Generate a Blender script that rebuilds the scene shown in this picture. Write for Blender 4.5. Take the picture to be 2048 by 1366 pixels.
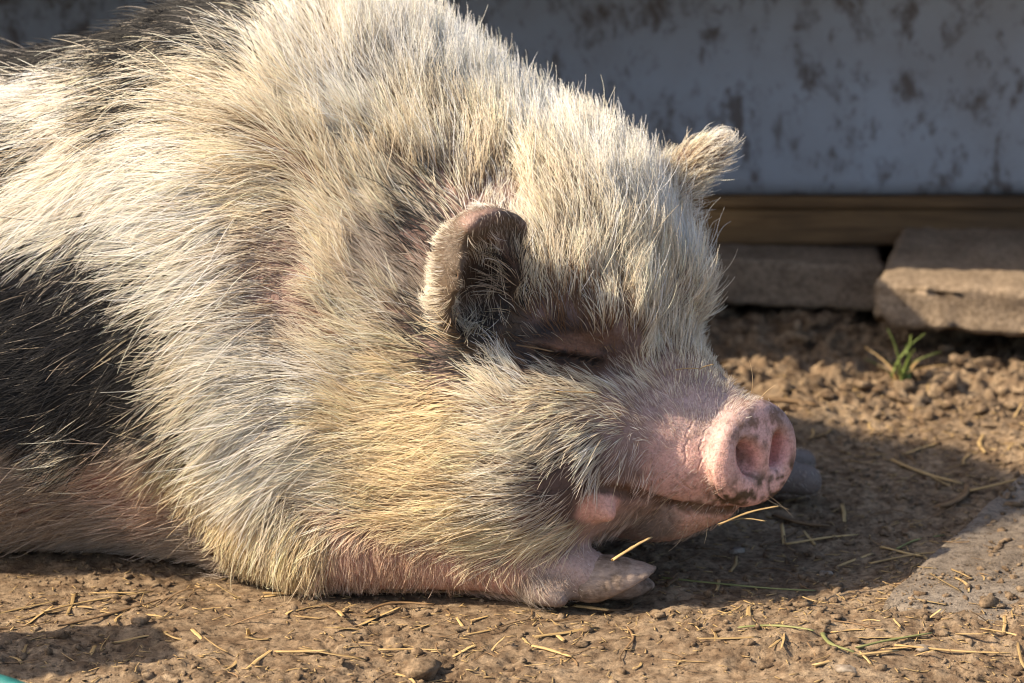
import bpy, bmesh, math, random
import numpy as np
from mathutils import Matrix, Vector

for o in list(bpy.data.objects):
    bpy.data.objects.remove(o)
random.seed(7)
RNG = np.random.default_rng(11)
SC = bpy.context.scene
COL = SC.collection

# ---------------------------------------------------------------- camera
cam_d = bpy.data.cameras.new('camera')
cam_d.sensor_width = 36.0
cam_d.lens = 36.0*6600/2048
cam_d.clip_start = 0.05
cam_d.clip_end = 400.0
cam = bpy.data.objects.new('camera', cam_d)
COL.objects.link(cam)
cam.location = (0.0, -2.9, 1.0)
cam.rotation_euler = (math.radians(75.0), 0, 0)
cam_d.dof.use_dof = True
cam_d.dof.focus_distance = 2.90
cam_d.dof.aperture_fstop = 6.3
SC.camera = cam

# ---------------------------------------------------------------- sky, sun, exposure
SUN_EL = math.radians(41.0)
SUN_AZ = math.radians(14.0)          # how far the sun stands on the camera's side of due left
sun_dir = Vector((-math.cos(SUN_EL)*math.cos(SUN_AZ), -math.cos(SUN_EL)*math.sin(SUN_AZ), math.sin(SUN_EL)))
world = bpy.data.worlds.new('World')
SC.world = world
world.use_nodes = True
wn = world.node_tree.nodes
wl = world.node_tree.links
sky = wn.new('ShaderNodeTexSky')
sky.sky_type = 'NISHITA'
sky.sun_disc = False
sky.dust_density = 3.0
sky.ozone_density = 0.5
sky.sun_elevation = SUN_EL
sky.sun_rotation = math.atan2(sun_dir.x, sun_dir.y)
wl.new(sky.outputs[0], wn['Background'].inputs['Color'])
wn['Background'].inputs['Strength'].default_value = 0.115
sun_d = bpy.data.lights.new('sun', 'SUN')
sun_d.energy = 5.0
sun_d.angle = math.radians(0.55)
sun_d.color = (1.0, 0.84, 0.62)
sun = bpy.data.objects.new('sun', sun_d)
COL.objects.link(sun)
sun.rotation_euler = sun_dir.to_track_quat('Z', 'Y').to_euler()
sun.location = (-3, -1, 3)
SC.view_settings.view_transform = 'Standard'
SC.view_settings.look = 'None'
SC.view_settings.gamma = 1.0
SC.view_settings.exposure = 1.02
SC.render.engine = 'CYCLES'
SC.cycles.max_bounces = 6
SC.cycles.diffuse_bounces = 4
SC.cycles.glossy_bounces = 2
SC.cycles.transmission_bounces = 3
SC.cycles.filter_width = 1.1
SC.cycles_curves.shape = 'RIBBONS'
SC.cycles_curves.subdivisions = 2

# ---------------------------------------------------------------- helpers
def tag(o, label=None, cat=None, group=None, kind=None):
    if label: o['label'] = label
    if cat: o['category'] = cat
    if group: o['group'] = group
    if kind: o['kind'] = kind
    return o

def link(name, me, mat=None, parent=None):
    o = bpy.data.objects.new(name, me)
    if mat and not me.materials:
        me.materials.append(mat)
    COL.objects.link(o)
    if parent:
        o.parent = parent
    return o

def mesh_np(name, V, F, smooth=True):
    me = bpy.data.meshes.new(name)
    V = np.asarray(V, np.float32); F = np.asarray(F, np.int32)
    k = F.shape[1]
    me.vertices.add(len(V)); me.vertices.foreach_set('co', V.ravel())
    me.loops.add(F.size); me.loops.foreach_set('vertex_index', F.ravel())
    me.polygons.add(len(F))
    me.polygons.foreach_set('loop_start', np.arange(0, F.size, k, dtype=np.int32))
    me.polygons.foreach_set('loop_total', np.full(len(F), k, np.int32))
    me.update(calc_edges=True)
    if smooth:
        me.polygons.foreach_set('use_smooth', np.ones(len(F), bool))
    me.validate()
    return me

def vcol(me, name, C):
    a = me.color_attributes.new(name, 'FLOAT_COLOR', 'POINT')
    C4 = np.ones((len(C), 4), np.float32); C4[:, :3] = C
    a.data.foreach_set('color', C4.ravel())

def _h(i, j, k, seed):
    n = (i*73856093) ^ (j*19349663) ^ (k*83492791) ^ (seed*2654435761 & 0x7fffffff)
    n = (n ^ (n >> 13))*1274126177
    n = n & 0x7fffffff
    n = ((n ^ (n >> 16))*668265263) & 0x7fffffff
    return ((n ^ (n >> 15)) & 0xffffff)/float(0xffffff)

def noise(P, s, seed=0):
    """value noise, -1..1; P (...,2 or 3), s cell size in metres"""
    Q = np.asarray(P, np.float64)/s
    if Q.shape[-1] == 2:
        Q = np.concatenate([Q, np.zeros(Q.shape[:-1]+(1,))], -1)
    I = np.floor(Q).astype(np.int64); f = Q-I; f = f*f*(3-2*f)
    r = 0
    for dx in (0, 1):
        wx = f[..., 0] if dx else 1-f[..., 0]
        for dy in (0, 1):
            wy = f[..., 1] if dy else 1-f[..., 1]
            for dz in (0, 1):
                wz = f[..., 2] if dz else 1-f[..., 2]
                r = r + wx*wy*wz*_h(I[..., 0]+dx, I[..., 1]+dy, I[..., 2]+dz, seed)
    return r*2-1

def sstep(a, b, x):
    t = np.clip((x-a)/(b-a), 0, 1)
    return t*t*(3-2*t)

class Mat:
    """small node-graph builder"""
    def __init__(self, name):
        self.m = bpy.data.materials.new(name); self.m.use_nodes = True
        self.t = self.m.node_tree; self.b = self.t.nodes['Principled BSDF']
    def n(self, kind, **kw):
        x = self.t.nodes.new(kind)
        for k, v in kw.items():
            if k in x.inputs.keys(): x.inputs[k].default_value = v
            else: setattr(x, k, v)
        return x
    def l(self, a, b): self.t.links.new(a, b)
    def coord(self): return self.n('ShaderNodeTexCoord').outputs['Object']
    def noise(self, scale, detail=4, rough=0.6, vec=None, dist=0.0):
        x = self.n('ShaderNodeTexNoise', Scale=scale, Detail=detail, Roughness=rough, Distortion=dist)
        self.l(vec if vec is not None else self.coord(), x.inputs['Vector'])
        return x.outputs['Fac']
    def ramp(self, fac, stops):
        r = self.n('ShaderNodeValToRGB'); e = r.color_ramp.elements
        while len(e) < len(stops): e.new(0.5)
        for el, (p, c) in zip(e, stops):
            el.position = p; el.color = (*c, 1) if len(c) == 3 else c
        self.l(fac, r.inputs['Fac']); return r.outputs['Color']
    def mix(self, fac, a, b, mode='MIX'):
        x = self.n('ShaderNodeMix', data_type='RGBA', blend_type=mode)
        for s, v in ((x.inputs[0], fac), (x.inputs[6], a), (x.inputs[7], b)):
            if hasattr(v, 'links'): self.l(v, s)
            else: s.default_value = (*v, 1) if isinstance(v, tuple) else v
        return x.outputs[2]
    def bump(self, h, strength=0.5, dist=0.002, prev=None):
        x = self.n('ShaderNodeBump', Strength=strength, Distance=dist); self.l(h, x.inputs['Height'])
        if prev is not None: self.l(prev, x.inputs['Normal'])
        return x.outputs['Normal']
    def done(self, color=None, rough=0.8, normal=None, spec=0.3, **kw):
        if color is not None:
            if hasattr(color, 'links'): self.l(color, self.b.inputs['Base Color'])
            else: self.b.inputs['Base Color'].default_value = (*color, 1)
        if hasattr(rough, 'links'): self.l(rough, self.b.inputs['Roughness'])
        else: self.b.inputs['Roughness'].default_value = rough
        if normal is not None: self.l(normal, self.b.inputs['Normal'])
        self.b.inputs['Specular IOR Level'].default_value = spec
        for k, v in kw.items(): self.b.inputs[k].default_value = v
        return self.m
# ---------------------------------------------------------------- ground
def ground_h(P):
    x, y = P[..., 0], P[..., 1]
    near = sstep(1.3, 0.9, np.abs(x))*sstep(-1.2, -0.7, y)*sstep(2.0, 1.4, y)
    h = 0.010*noise(P, 0.23, 3) + 0.005*noise(P, 0.09, 4)
    # hollow the animal has worn, low bank of dry soil in front on the right
    h += 0.012*np.exp(-((x-0.42)/0.30)**2-((y+0.165)/0.055)**2)
    h -= 0.006*np.exp(-((x-0.30)/0.16)**2-((y-0.06)/0.12)**2)
    flat = np.exp(-(((x+0.15)/0.50)**2+((y-0.12)/0.26)**2)**2)
    h = h*(1-0.85*flat) - 0.004*flat
    rough = 0.35 + 0.75*sstep(-0.35, 0.5, noise(P, 0.11, 9)+0.4*noise(P, 0.04, 10))
    rough = rough*(1-0.4*flat) + 1.6*sstep(0.42, 0.62, y)
    h += near*rough*(0.0034*noise(P, 0.030, 5) + 0.0042*np.maximum(0, noise(P, 0.013, 6)) + 0.0024*noise(P, 0.0075, 7) + 0.0012*noise(P, 0.0040, 8))
    h += near*0.010*sstep(0.45, 0.65, y)*noise(P, 0.05, 12)
    return h

def axis(a, b, step, far):
    core = np.arange(a, b+step*0.5, step)
    lo, hi, s = [a], [b], step
    while hi[-1] < far:
        s = s*1.35
        hi.append(hi[-1]+s); lo.append(lo[-1]-s)
    return np.concatenate([np.array(lo[1:])[::-1], core, np.array(hi[1:])])

gx = axis(-0.60, 0.74, 0.0032, 120.0)
gy = axis(-0.38, 1.06, 0.0032, 120.0)
GX, GY = np.meshgrid(gx, gy)
P2 = np.stack([GX, GY], -1)
gz = ground_h(P2)
V = np.concatenate([P2, gz[..., None]], -1).reshape(-1, 3)
nx, ny = len(gx), len(gy)
idx = np.arange(nx*ny).reshape(ny, nx)
Fq = np.stack([idx[:-1, :-1], idx[:-1, 1:], idx[1:, 1:], idx[1:, :-1]], -1).reshape(-1, 4)
g = Mat('dry_soil')
co = g.coord()
c1 = g.ramp(g.noise(9, 6, 0.65, co), [(0.30, (0.190, 0.140, 0.096)), (0.50, (0.300, 0.225, 0.155)), (0.72, (0.400, 0.310, 0.218))])
c2 = g.ramp(g.noise(160, 5, 0.7, co), [(0.30, (0.20, 0.175, 0.16)), (0.46, (0.8, 0.78, 0.75)), (0.68, (1.3, 1.26, 1.18))])
c3 = g.ramp(g.noise(55, 4, 0.6, co), [(0.40, (1, 1, 1)), (0.62, (0.55, 0.50, 0.47))])
cc = g.mix(1.0, g.mix(1.0, c1, c2, 'MULTIPLY'), c3, 'MULTIPLY')
b1 = g.bump(g.noise(420, 5, 0.7, co), 1.0, 0.0028)
b1 = g.bump(g.noise(1400, 3, 0.7, co), 0.8, 0.0009, b1)
M_SOIL = g.done(cc, 0.95, b1, 0.15)
ground = link('ground', mesh_np('ground', V, Fq), M_SOIL)
tag(ground, 'bare dry brown soil with crumbs and straw', kind='structure')

def gz_at(x, y):
    return float(top_h(np.array([[x, y]]))[0])

def ico(sub):
    bm = bmesh.new(); bmesh.ops.create_icosphere(bm, subdivisions=sub, radius=1.0)
    v = np.array([q.co[:] for q in bm.verts]); f = np.array([[q.index for q in fc.verts] for fc in bm.faces]); bm.free()
    return v, f
ICO1, ICO1F = ico(1)
ICO2, ICO2F = ico(2)

def lumps(name, pts, sizes, mat, label, fine=False, flatten=0.7):
    B, BF = (ICO2, ICO2F) if fine else (ICO1, ICO1F)
    n = len(pts)
    ang = RNG.uniform(0, 6.28, n)
    sc = np.stack([RNG.uniform(0.7, 1.9, n), RNG.uniform(0.7, 1.2, n), RNG.uniform(0.45, 0.95, n)*flatten/0.7], -1)*sizes[:, None]
    W = np.repeat(B[None], n, 0)
    off = RNG.uniform(0, 50, (n, 1, 3))
    if fine:      # broken lumps: each ball is cut by a few random planes
        for k_ in range(7):
            pn = RNG.normal(0, 1, (n, 1, 3)); pn /= np.linalg.norm(pn, axis=-1, keepdims=True)
            dd = RNG.uniform(0.25, 0.75, (n, 1))
            dot = (W*pn).sum(-1)
            W = W - np.maximum(0, dot-dd)[..., None]*pn
        W = W*(1+0.30*noise(W+off, 0.5, 22)+0.15*noise(W+off, 0.22, 23))[..., None]
    else:
        W = W*(1+0.75*noise(W*1.0+off, 0.85, 21)+0.35*noise(W+off, 0.4, 22))[..., None]
    W = W*sc[:, None, :]
    c, s = np.cos(ang)[:, None], np.sin(ang)[:, None]
    X = W[..., 0]*c-W[..., 1]*s; Y = W[..., 0]*s+W[..., 1]*c
    W = np.stack([X, Y, W[..., 2]], -1) + pts[:, None, :]
    Fa = (BF[None]+(np.arange(n)*len(B))[:, None, None]).reshape(-1, 3)
    o = link(name, mesh_np(name, W.reshape(-1, 3), Fa, smooth=False), mat)
    tag(o, label, kind='stuff')
    return o

# worn slab almost level with the soil, right of the snout (its top is needed to lay crumbs on)
SL_E = math.atan2(0.366, 0.172)
SL_EX, SL_EY = math.cos(SL_E), math.sin(SL_E)
SL_M = Matrix.Translation((0.435+0.262*SL_EY+0.02*SL_EX, 0.124-0.262*SL_EX+0.02*SL_EY, -0.0425)) @ Matrix.Rotation(SL_E-math.pi/2, 4, 'Z') @ Matrix.Rotation(math.radians(1.5), 4, 'Y')
SL_I = np.array(SL_M.inverted())
def top_h(P):
    h_ = ground_h(P)
    Q = np.concatenate([P, h_[..., None], np.ones(P.shape[:-1]+(1,))], -1) @ SL_I.T
    on = (np.abs(Q[..., 0]) < 0.255) & (np.abs(Q[..., 1]) < 0.275)
    return np.where(on, np.maximum(h_, h_+0.0495-Q[..., 2]), h_)

# loose crumbs: everywhere small, thick along the foot of the shed
n = 20000
cx, cy = RNG.uniform(-0.58, 0.72, n), RNG.uniform(-0.36, 0.60, n)
keep = noise(np.stack([cx, cy], -1), 0.10, 31) > RNG.uniform(-0.9, 0.8, n)
cx, cy = cx[keep], cy[keep]
cs = 0.0009 + 0.0042*RNG.power(0.28, len(cx))**2.0*0.9
cp = np.stack([cx, cy], -1)
lumps('soil_crumbs', np.concatenate([cp, (top_h(cp)+cs*0.25)[:, None]], -1), cs, M_SOIL, 'small loose crumbs of dry brown soil')
n = 1500
cx, cy = RNG.uniform(0.34, 0.66, n), RNG.uniform(-0.16, 0.34, n)
keep = noise(np.stack([cx, cy], -1), 0.06, 35) > RNG.uniform(-0.7, 0.9, n)
cp = np.stack([cx[keep], cy[keep]], -1)
cs = 0.0008+0.0040*RNG.random(len(cp))**5
lumps('soil_crumbs', np.concatenate([cp, (top_h(cp)+cs*0.3)[:, None]], -1), cs, M_SOIL, 'crumbs of soil drifted over the sunk grey slab')
n = 3600
cx = RNG.uniform(-0.30, 0.95, n); cy = 0.40 + 0.66*RNG.random(n)**0.8
cs = 0.0022 + 0.0105*RNG.random(n)**3.5
cs *= sstep(0.36, 0.62, cy)*0.75+0.25
cp = np.stack([cx, cy], -1)
lumps('soil_clods', np.concatenate([cp, (ground_h(cp)+cs*0.35)[:, None]], -1), cs, M_SOIL, 'tumbled clods of soil heaped along the foot of the shed', fine=True)

# ---------------------------------------------------------------- shed wall, sill, slabs behind the pig
w = Mat('white_wall_paint')
co = w.coord()
mp = w.n('ShaderNodeMapping'); mp.inputs['Scale'].default_value = (1, 1, 0.62); w.l(co, mp.inputs['Vector'])
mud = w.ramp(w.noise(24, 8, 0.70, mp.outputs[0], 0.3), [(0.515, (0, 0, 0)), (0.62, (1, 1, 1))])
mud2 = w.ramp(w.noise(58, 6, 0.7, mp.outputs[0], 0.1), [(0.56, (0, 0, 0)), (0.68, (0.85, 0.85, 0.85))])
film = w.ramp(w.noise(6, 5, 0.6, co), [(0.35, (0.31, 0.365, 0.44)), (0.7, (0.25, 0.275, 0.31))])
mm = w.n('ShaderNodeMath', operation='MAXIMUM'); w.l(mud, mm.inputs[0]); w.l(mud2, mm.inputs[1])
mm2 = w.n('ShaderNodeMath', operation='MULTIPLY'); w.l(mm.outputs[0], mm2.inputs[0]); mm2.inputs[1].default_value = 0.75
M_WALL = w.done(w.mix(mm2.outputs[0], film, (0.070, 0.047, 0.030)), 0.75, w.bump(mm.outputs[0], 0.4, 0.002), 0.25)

wd = Mat('weathered_wood')
co = wd.coord()
mp = wd.n('ShaderNodeMapping'); mp.inputs['Scale'].default_value = (1.2, 14, 22); wd.l(co, mp.inputs['Vector'])
gr = wd.noise(7, 6, 0.65, mp.outputs[0], 0.6)
M_WOOD = wd.done(wd.mix(wd.ramp(wd.noise(2.6, 3, 0.5, co), [(0.35, (0, 0, 0)), (0.7, (1, 1, 1))]),
                 wd.ramp(gr, [(0.3, (0.13, 0.075, 0.034)), (0.7, (0.34, 0.20, 0.085))]),
                 wd.ramp(gr, [(0.3, (0.050, 0.034, 0.022)), (0.7, (0.14, 0.092, 0.052))])), 0.85, wd.bump(gr, 0.4, 0.002), 0.2)

cm = Mat('rough_concrete')
co = cm.coord()
M_CONC = cm.done(cm.mix(1.0, cm.ramp(cm.noise(14, 6, 0.65, co), [(0.3, (0.20, 0.150, 0.108)), (0.7, (0.36, 0.282, 0.205))]),
                 cm.ramp(cm.noise(190, 4, 0.7, co), [(0.35, (0.5, 0.48, 0.46)), (0.6, (1, 1, 1))]), 'MULTIPLY'),
                 0.95, cm.bump(cm.noise(150, 5, 0.7, co), 0.8, 0.004), 0.15)

def slab_mesh(name, L, D, T, seed, bev=0.006, chip=0.0022, cut=None):
    """a cast slab: bevelled block, gridded and roughened; origin at the middle of its underside"""
    bm = bmesh.new()
    bmesh.ops.create_cube(bm, size=1.0, matrix=Matrix.Translation((0, 0, T/2)) @ Matrix.Diagonal((L, D, T, 1)))
    bmesh.ops.bevel(bm, geom=bm.edges[:], offset=bev, segments=2, profile=0.6, affect='EDGES')
    def cuts(ax, lo, hi, st):
        for q in np.arange(lo+st, hi, st):
            co_ = [0, 0, 0]; co_[ax] = q; no = [0, 0, 0]; no[ax] = 1
            bmesh.ops.bisect_plane(bm, geom=bm.verts[:]+bm.edges[:]+bm.faces[:], plane_co=co_, plane_no=no)
    cuts(0, -L/2, L/2, max(0.008, L/60)); cuts(2, 0, T, 0.008); cuts(1, -D/2, D/2, max(0.012, D/14))
    if cut: cut(bm)
    V = np.array([v.co[:] for v in bm.verts]); bm.normal_update()
    N = np.array([v.normal[:] for v in bm.verts])
    d = chip*(noise(V, 0.012, seed)+0.6*noise(V, 0.006, seed+1)+1.1*np.minimum(0, noise(V, 0.03, seed+2)))
    V = V + N*d[:, None]
    for v, c in zip(bm.verts, V): v.co = c
    me = bpy.data.meshes.new(name); bm.to_mesh(me); bm.free()
    me.polygons.foreach_set('use_smooth', np.ones(len(me.polygons), bool))
    return me

def box_mesh(name, boxes, bev=0.004):
    bm = bmesh.new()
    for (c, s) in boxes:
        b2 = bmesh.new()
        bmesh.ops.create_cube(b2, size=1.0, matrix=Matrix.Translation(c) @ Matrix.Diagonal((*s, 1)))
        if bev: bmesh.ops.bevel(b2, geom=b2.edges[:], offset=bev, segments=2, affect='EDGES')
        t = bpy.data.meshes.new('t'); b2.to_mesh(t); b2.free(); bm.from_mesh(t); bpy.data.meshes.remove(t)
    me = bpy.data.meshes.new(name); bm.to_mesh(me); bm.free()
    return me

shed = bpy.data.objects.new('shed', None); COL.objects.link(shed); shed.location = (0.0, 1.0, 0.0)
tag(shed, 'low white shed wall spattered with mud, on a brown timber sill', 'shed')
# wall sheet, slightly bellied, closed box so that it keeps thickness
xs = np.linspace(-1.9, 2.1, 60); zs = np.linspace(0.138, 0.504, 20)
XX, ZZ = np.meshgrid(xs, zs)
YY = 0.010 + 0.004*noise(np.stack([XX, ZZ], -1), 0.4, 41)
A = np.stack([XX, YY, ZZ], -1).reshape(-1, 3); Bk = A + np.array([0, 0.03, 0])
i = np.arange(len(A)).reshape(len(zs), len(xs))
q = np.stack([i[:-1, :-1], i[:-1, 1:], i[1:, 1:], i[1:, :-1]], -1).reshape(-1, 4)
no_ = len(A)
qs = [q, q[:, ::-1]+no_]
bl, tl = i[0], i[-1]
qs.append(np.stack([bl[1:], bl[:-1], bl[:-1]+no_, bl[1:]+no_], -1)); qs.append(np.stack([tl[:-1], tl[1:], tl[1:]+no_, tl[:-1]+no_], -1))
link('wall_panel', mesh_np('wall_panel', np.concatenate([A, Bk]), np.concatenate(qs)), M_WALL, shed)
link('sill_lip', box_mesh('sill_lip', [((0.1, 0.000, 0.1305), (3.9, 0.022, 0.012))], 0.002), wd.m, shed)
link('sill_beam', box_mesh('sill_beam', [((0.1, 0.030, 0.100), (3.9, 0.070, 0.047))], 0.004), M_WOOD, shed)
link('roof', box_mesh('roof', [((0.1, 0.165, 0.52), (4.2, 0.97, 0.03))], 0.004), M_WOOD, shed)
link('shade_flap', box_mesh('shade_flap', [((-1.02, -0.382, 0.53), (1.90, 0.12, 0.018))], 0.003), M_WOOD, shed)  # unseen board added to shade the ground left of the front slab
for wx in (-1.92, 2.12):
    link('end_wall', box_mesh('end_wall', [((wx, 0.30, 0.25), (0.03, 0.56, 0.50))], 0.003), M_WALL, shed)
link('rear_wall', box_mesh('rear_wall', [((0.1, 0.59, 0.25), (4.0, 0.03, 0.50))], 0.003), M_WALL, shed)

sb = link('concrete_slab', slab_mesh('slab_front', 0.62, 0.34, 0.056, 61, bev=0.008, chip=0.003), M_CONC)
sb.location = (0.752, 0.838, 0.036); sb.rotation_euler = (math.radians(0.5), math.radians(1.2), math.radians(-13.0))
tag(sb, 'thick rough concrete slab with a rounded lit corner jutting out under the shed', 'slab', 'concrete slabs under the shed')
def broken(bm):
    pass
sb2 = link('concrete_slab', slab_mesh('slab_back', 0.60, 0.26, 0.056, 71), M_CONC)
sb2.location = (0.148, 1.055, 0.026); sb2.rotation_euler = (0, math.radians(2.0), math.radians(-3.0))
tag(sb2, 'dark shaded concrete slab lying under the sill, behind the pig\'s forehead', 'slab', 'concrete slabs under the shed')
dm = Mat('dusty_concrete')
co = dm.coord()
M_DUST = dm.done(dm.mix(1.0, dm.ramp(dm.noise(110, 6, 0.75, co), [(0.30, (0.35, 0.32, 0.30)), (0.5, (0.9, 0.88, 0.86)), (0.7, (1.2, 1.18, 1.15))]), dm.mix(dm.ramp(dm.noise(7, 5, 0.6, co), [(0.36, (0, 0, 0)), (0.66, (1, 1, 1))]), (0.215, 0.175, 0.138), (0.315, 0.275, 0.235)), 'MULTIPLY'),
                 0.95, dm.bump(dm.noise(45, 4, 0.6, co), 0.8, 0.012, dm.bump(dm.noise(260, 6, 0.75, co), 1.0, 0.005)), 0.15)
sb3 = link('concrete_slab', slab_mesh('slab_buried', 0.52, 0.56, 0.05, 81, bev=0.012, chip=0.0035), M_DUST)
sb3.matrix_world = SL_M
tag(sb3, 'dusty grey slab sunk almost level in the soil, right of the snout', 'slab')
# ---------------------------------------------------------------- pig shape
PHI = math.radians(38.0)
HF = np.array([math.cos(PHI), -math.sin(PHI), 0.0])      # the way the snout points
HL = np.array([math.sin(PHI), math.cos(PHI), 0.0])       # across the head, away from the camera
UP = np.array([0.0, 0.0, 1.0])
SN = np.array([0.226, -0.040, 0.128])                    # middle of the nose disc

def hd(a, b, c):
    """head frame -> world: a ahead of the nose disc, b across, c up"""
    return SN + HF*a + HL*b + UP*c

def frame(fwd, tilt_up=0.0, roll=0.0):
    f = np.array(fwd, float); f[2] += 0.0; f /= np.linalg.norm(f)
    s = np.cross(UP, f); s /= np.linalg.norm(s)
    u = np.cross(f, s)
    if tilt_up:
        c, k = math.cos(tilt_up), math.sin(tilt_up)
        f, u = f*c + u*k, u*c - f*k
    if roll:
        c, k = math.cos(roll), math.sin(roll)
        s, u = s*c + u*k, u*c - s*k
    return np.array([f, s, u])

def ell(p, c, r, R=None):
    q = p - np.asarray(c, np.float32)
    if R is not None:
        q = q @ np.asarray(R, np.float32).T
    r = np.asarray(r, np.float32)
    a = q/r
    k0 = np.sqrt((a*a).sum(-1)) + 1e-9
    b = a/r
    k1 = np.sqrt((b*b).sum(-1)) + 1e-9
    return k0*(k0-1.0)/k1

def cap(p, a, b, ra, rb):
    a = np.asarray(a, np.float32); b = np.asarray(b, np.float32)
    ba = b-a
    t = np.clip(((p-a) @ ba)/float(ba @ ba), 0, 1)
    q = p - a - t[..., None]*ba
    return np.sqrt((q*q).sum(-1)) - (ra + (rb-ra)*t)

def su(a, b, k):
    h = np.maximum(k-np.abs(a-b), 0)/k
    return np.minimum(a, b) - h*h*k*0.25

def ss(a, b, k):          # a minus b
    h = np.maximum(k-np.abs(a+b), 0)/k
    return np.maximum(a, -b) + h*h*k*0.25

HEADF = frame(HF)
BODYF = frame((0.90, -0.42, 0.0))

EYE = [(-0.1536, -0.1517, 0.1110), (-0.1377, -0.1359, 0.1043), (-0.1244, -0.1164, 0.0982), (-0.1131, -0.0941, 0.0906), (-0.1003, -0.0658, 0.0787)]
MP = [(0.068, -0.112, 0.124), (0.085, -0.103, 0.115), (0.110, -0.081, 0.104), (0.143, -0.052, 0.084), (0.179, -0.052, 0.078), (0.205, -0.040, 0.075)]
MOUTH = list(zip(MP[:-1], MP[1:]))

def pig_sdf(p):
    p = p.astype(np.float32)
    # trunk
    d = ell(p, (-0.62, 0.290, 0.185), (0.45, 0.285, 0.255), BODYF)
    d = su(d, ell(p, (-0.90, 0.43, 0.20), (0.22, 0.24, 0.225), BODYF), 0.10)
    sh = ell(p, (-0.245, 0.200, 0.235), (0.25, 0.235, 0.265), BODYF)
    d = su(d, sh, 0.12)
    # haunches, tucked hind feet
    d = su(d, ell(p, (-0.86, 0.235, 0.12), (0.17, 0.085, 0.13), BODYF), 0.06)
    d = su(d, ell(p, (-0.76, 0.60, 0.12), (0.17, 0.085, 0.13), BODYF), 0.06)
    d = su(d, cap(p, (-0.80, 0.17, 0.035), (-0.60, 0.10, 0.028), 0.035, 0.026), 0.03)
    # shoulder blade swell and upper arm of the near foreleg
    d = su(d, ell(p, (-0.225, 0.040, 0.15), (0.130, 0.085, 0.14), frame((0.9, -0.42, 0), -0.5)), 0.09)
    # far shoulder and foreleg
    d = su(d, cap(p, (-0.05, 0.36, 0.06), (0.20, 0.285, 0.036), 0.06, 0.033), 0.05)
    d = su(d, cap(p, (0.18, 0.292, 0.026), (0.295, 0.300, 0.016), 0.024, 0.013), 0.006)
    d = su(d, cap(p, (0.18, 0.250, 0.028), (0.290, 0.222, 0.020), 0.026, 0.017), 0.006)
    # neck
    nk = ell(p, (-0.075, 0.150, 0.215), (0.20, 0.205, 0.180), frame(HF, -0.25))
    nk = su(nk, cap(p, (-0.17, 0.205, 0.385), (0.03, 0.135, 0.285), 0.090, 0.070), 0.06)
    # skull
    sk = ell(p, hd(-0.236, 0.0, 0.108), (0.110, 0.130, 0.118), HEADF)
    head = su(nk, sk, 0.07)
    # jowls
    jw = ell(p, (-0.030, -0.004, 0.136), (0.160, 0.116, 0.114), frame((0.93, -0.36, 0), -0.12))
    jf = ell(p, (0.085, 0.235, 0.136), (0.12, 0.100, 0.105), frame((0.3, -0.95, 0), -0.10))
    head = su(head, su(jw, jf, 0.08), 0.055)
    # cheek running to the mouth corner
    head = su(head, cap(p, hd(-0.20, -0.078, 0.022), hd(-0.108, -0.042, 0.002), 0.072, 0.057), 0.05)
    head = su(head, cap(p, hd(-0.21, 0.050, 0.010), hd(-0.115, 0.025, 0.000), 0.066, 0.042), 0.05)
    # brow ridge over the closed eyes
    for s in (-1, 1):
        head = su(head, cap(p, hd(-0.130, 0.046*s, 0.118), hd(-0.205, 0.100*s, 0.118), 0.019, 0.026), 0.04)
    # closed eye: a trough, a swollen upper lid, the slit
    O_ = HF*0.72-HL*0.20+UP*0.66
    E_ = [hd(*e) for e in EYE]
    for a, b in zip(E_[:-1], E_[1:]):
        head = ss(head, cap(p, a+O_*0.006, b+O_*0.006, 0.011, 0.011), 0.022)
    head = su(head, cap(p, E_[1]-O_*0.011+UP*0.005, E_[3]-O_*0.0115+UP*0.005, 0.0095, 0.0085), 0.018)
    for a, b in zip(E_[:-1], E_[1:]):
        head = ss(head, cap(p, a-O_*0.003-UP*0.004, b-O_*0.003-UP*0.004, 0.0034, 0.0030), 0.005)
    # bridge and muzzle
    mz = cap(p, hd(-0.150, 0, 0.066), hd(-0.040, 0, 0.010), 0.052, 0.034)
    mz = su(mz, ell(p, hd(-0.072, 0, 0.000), (0.074, 0.050, 0.044), HEADF), 0.03)
    mz = su(mz, ell(p, hd(-0.090, -0.026, -0.012), (0.072, 0.042, 0.040), HEADF), 0.02)   # upper lip
    mz = su(mz, ell(p, hd(-0.085, 0.022, -0.012), (0.060, 0.040, 0.036), HEADF), 0.02)
    # lower jaw and chin
    jawf = frame(HF, 0.16)
    jaw = ell(p, hd(-0.095, -0.012, -0.052), (0.080, 0.046, 0.036), jawf)
    jaw = su(jaw, cap(p, hd(-0.10, -0.024, -0.054), hd(-0.19, -0.055, -0.050), 0.036, 0.046), 0.03)
    head = su(head, mz, 0.035)
    head = su(head, jaw, 0.008)
    # line of the closed mouth
    for ma, mb in MOUTH:
        head = ss(head, cap(p, ma, mb, 0.0032, 0.0032), 0.006)
    # fold of lip at the mouth corner
    head = su(head, ell(p, (0.080, -0.099, 0.096), (0.015, 0.008, 0.009), frame(HF, -0.5)), 0.016)
    # nose disc
    YW = 0.17
    DD = HF*math.cos(YW)-HL*math.sin(YW); DL = HL*math.cos(YW)+HF*math.sin(YW)
    DF = frame(DD, 0.10)
    dc = ell(p, hd(-0.012, 0, -0.001), (0.027, 0.054, 0.049), DF)
    fl = -( (p - np.asarray(hd(0.0035, 0, 0), np.float32)) @ np.asarray(-DF[0], np.float32))
    dc = np.maximum(dc, fl) + np.maximum(0, 0.008-np.abs(dc-fl))**2/0.032
    head = su(head, dc, 0.007)
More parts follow.
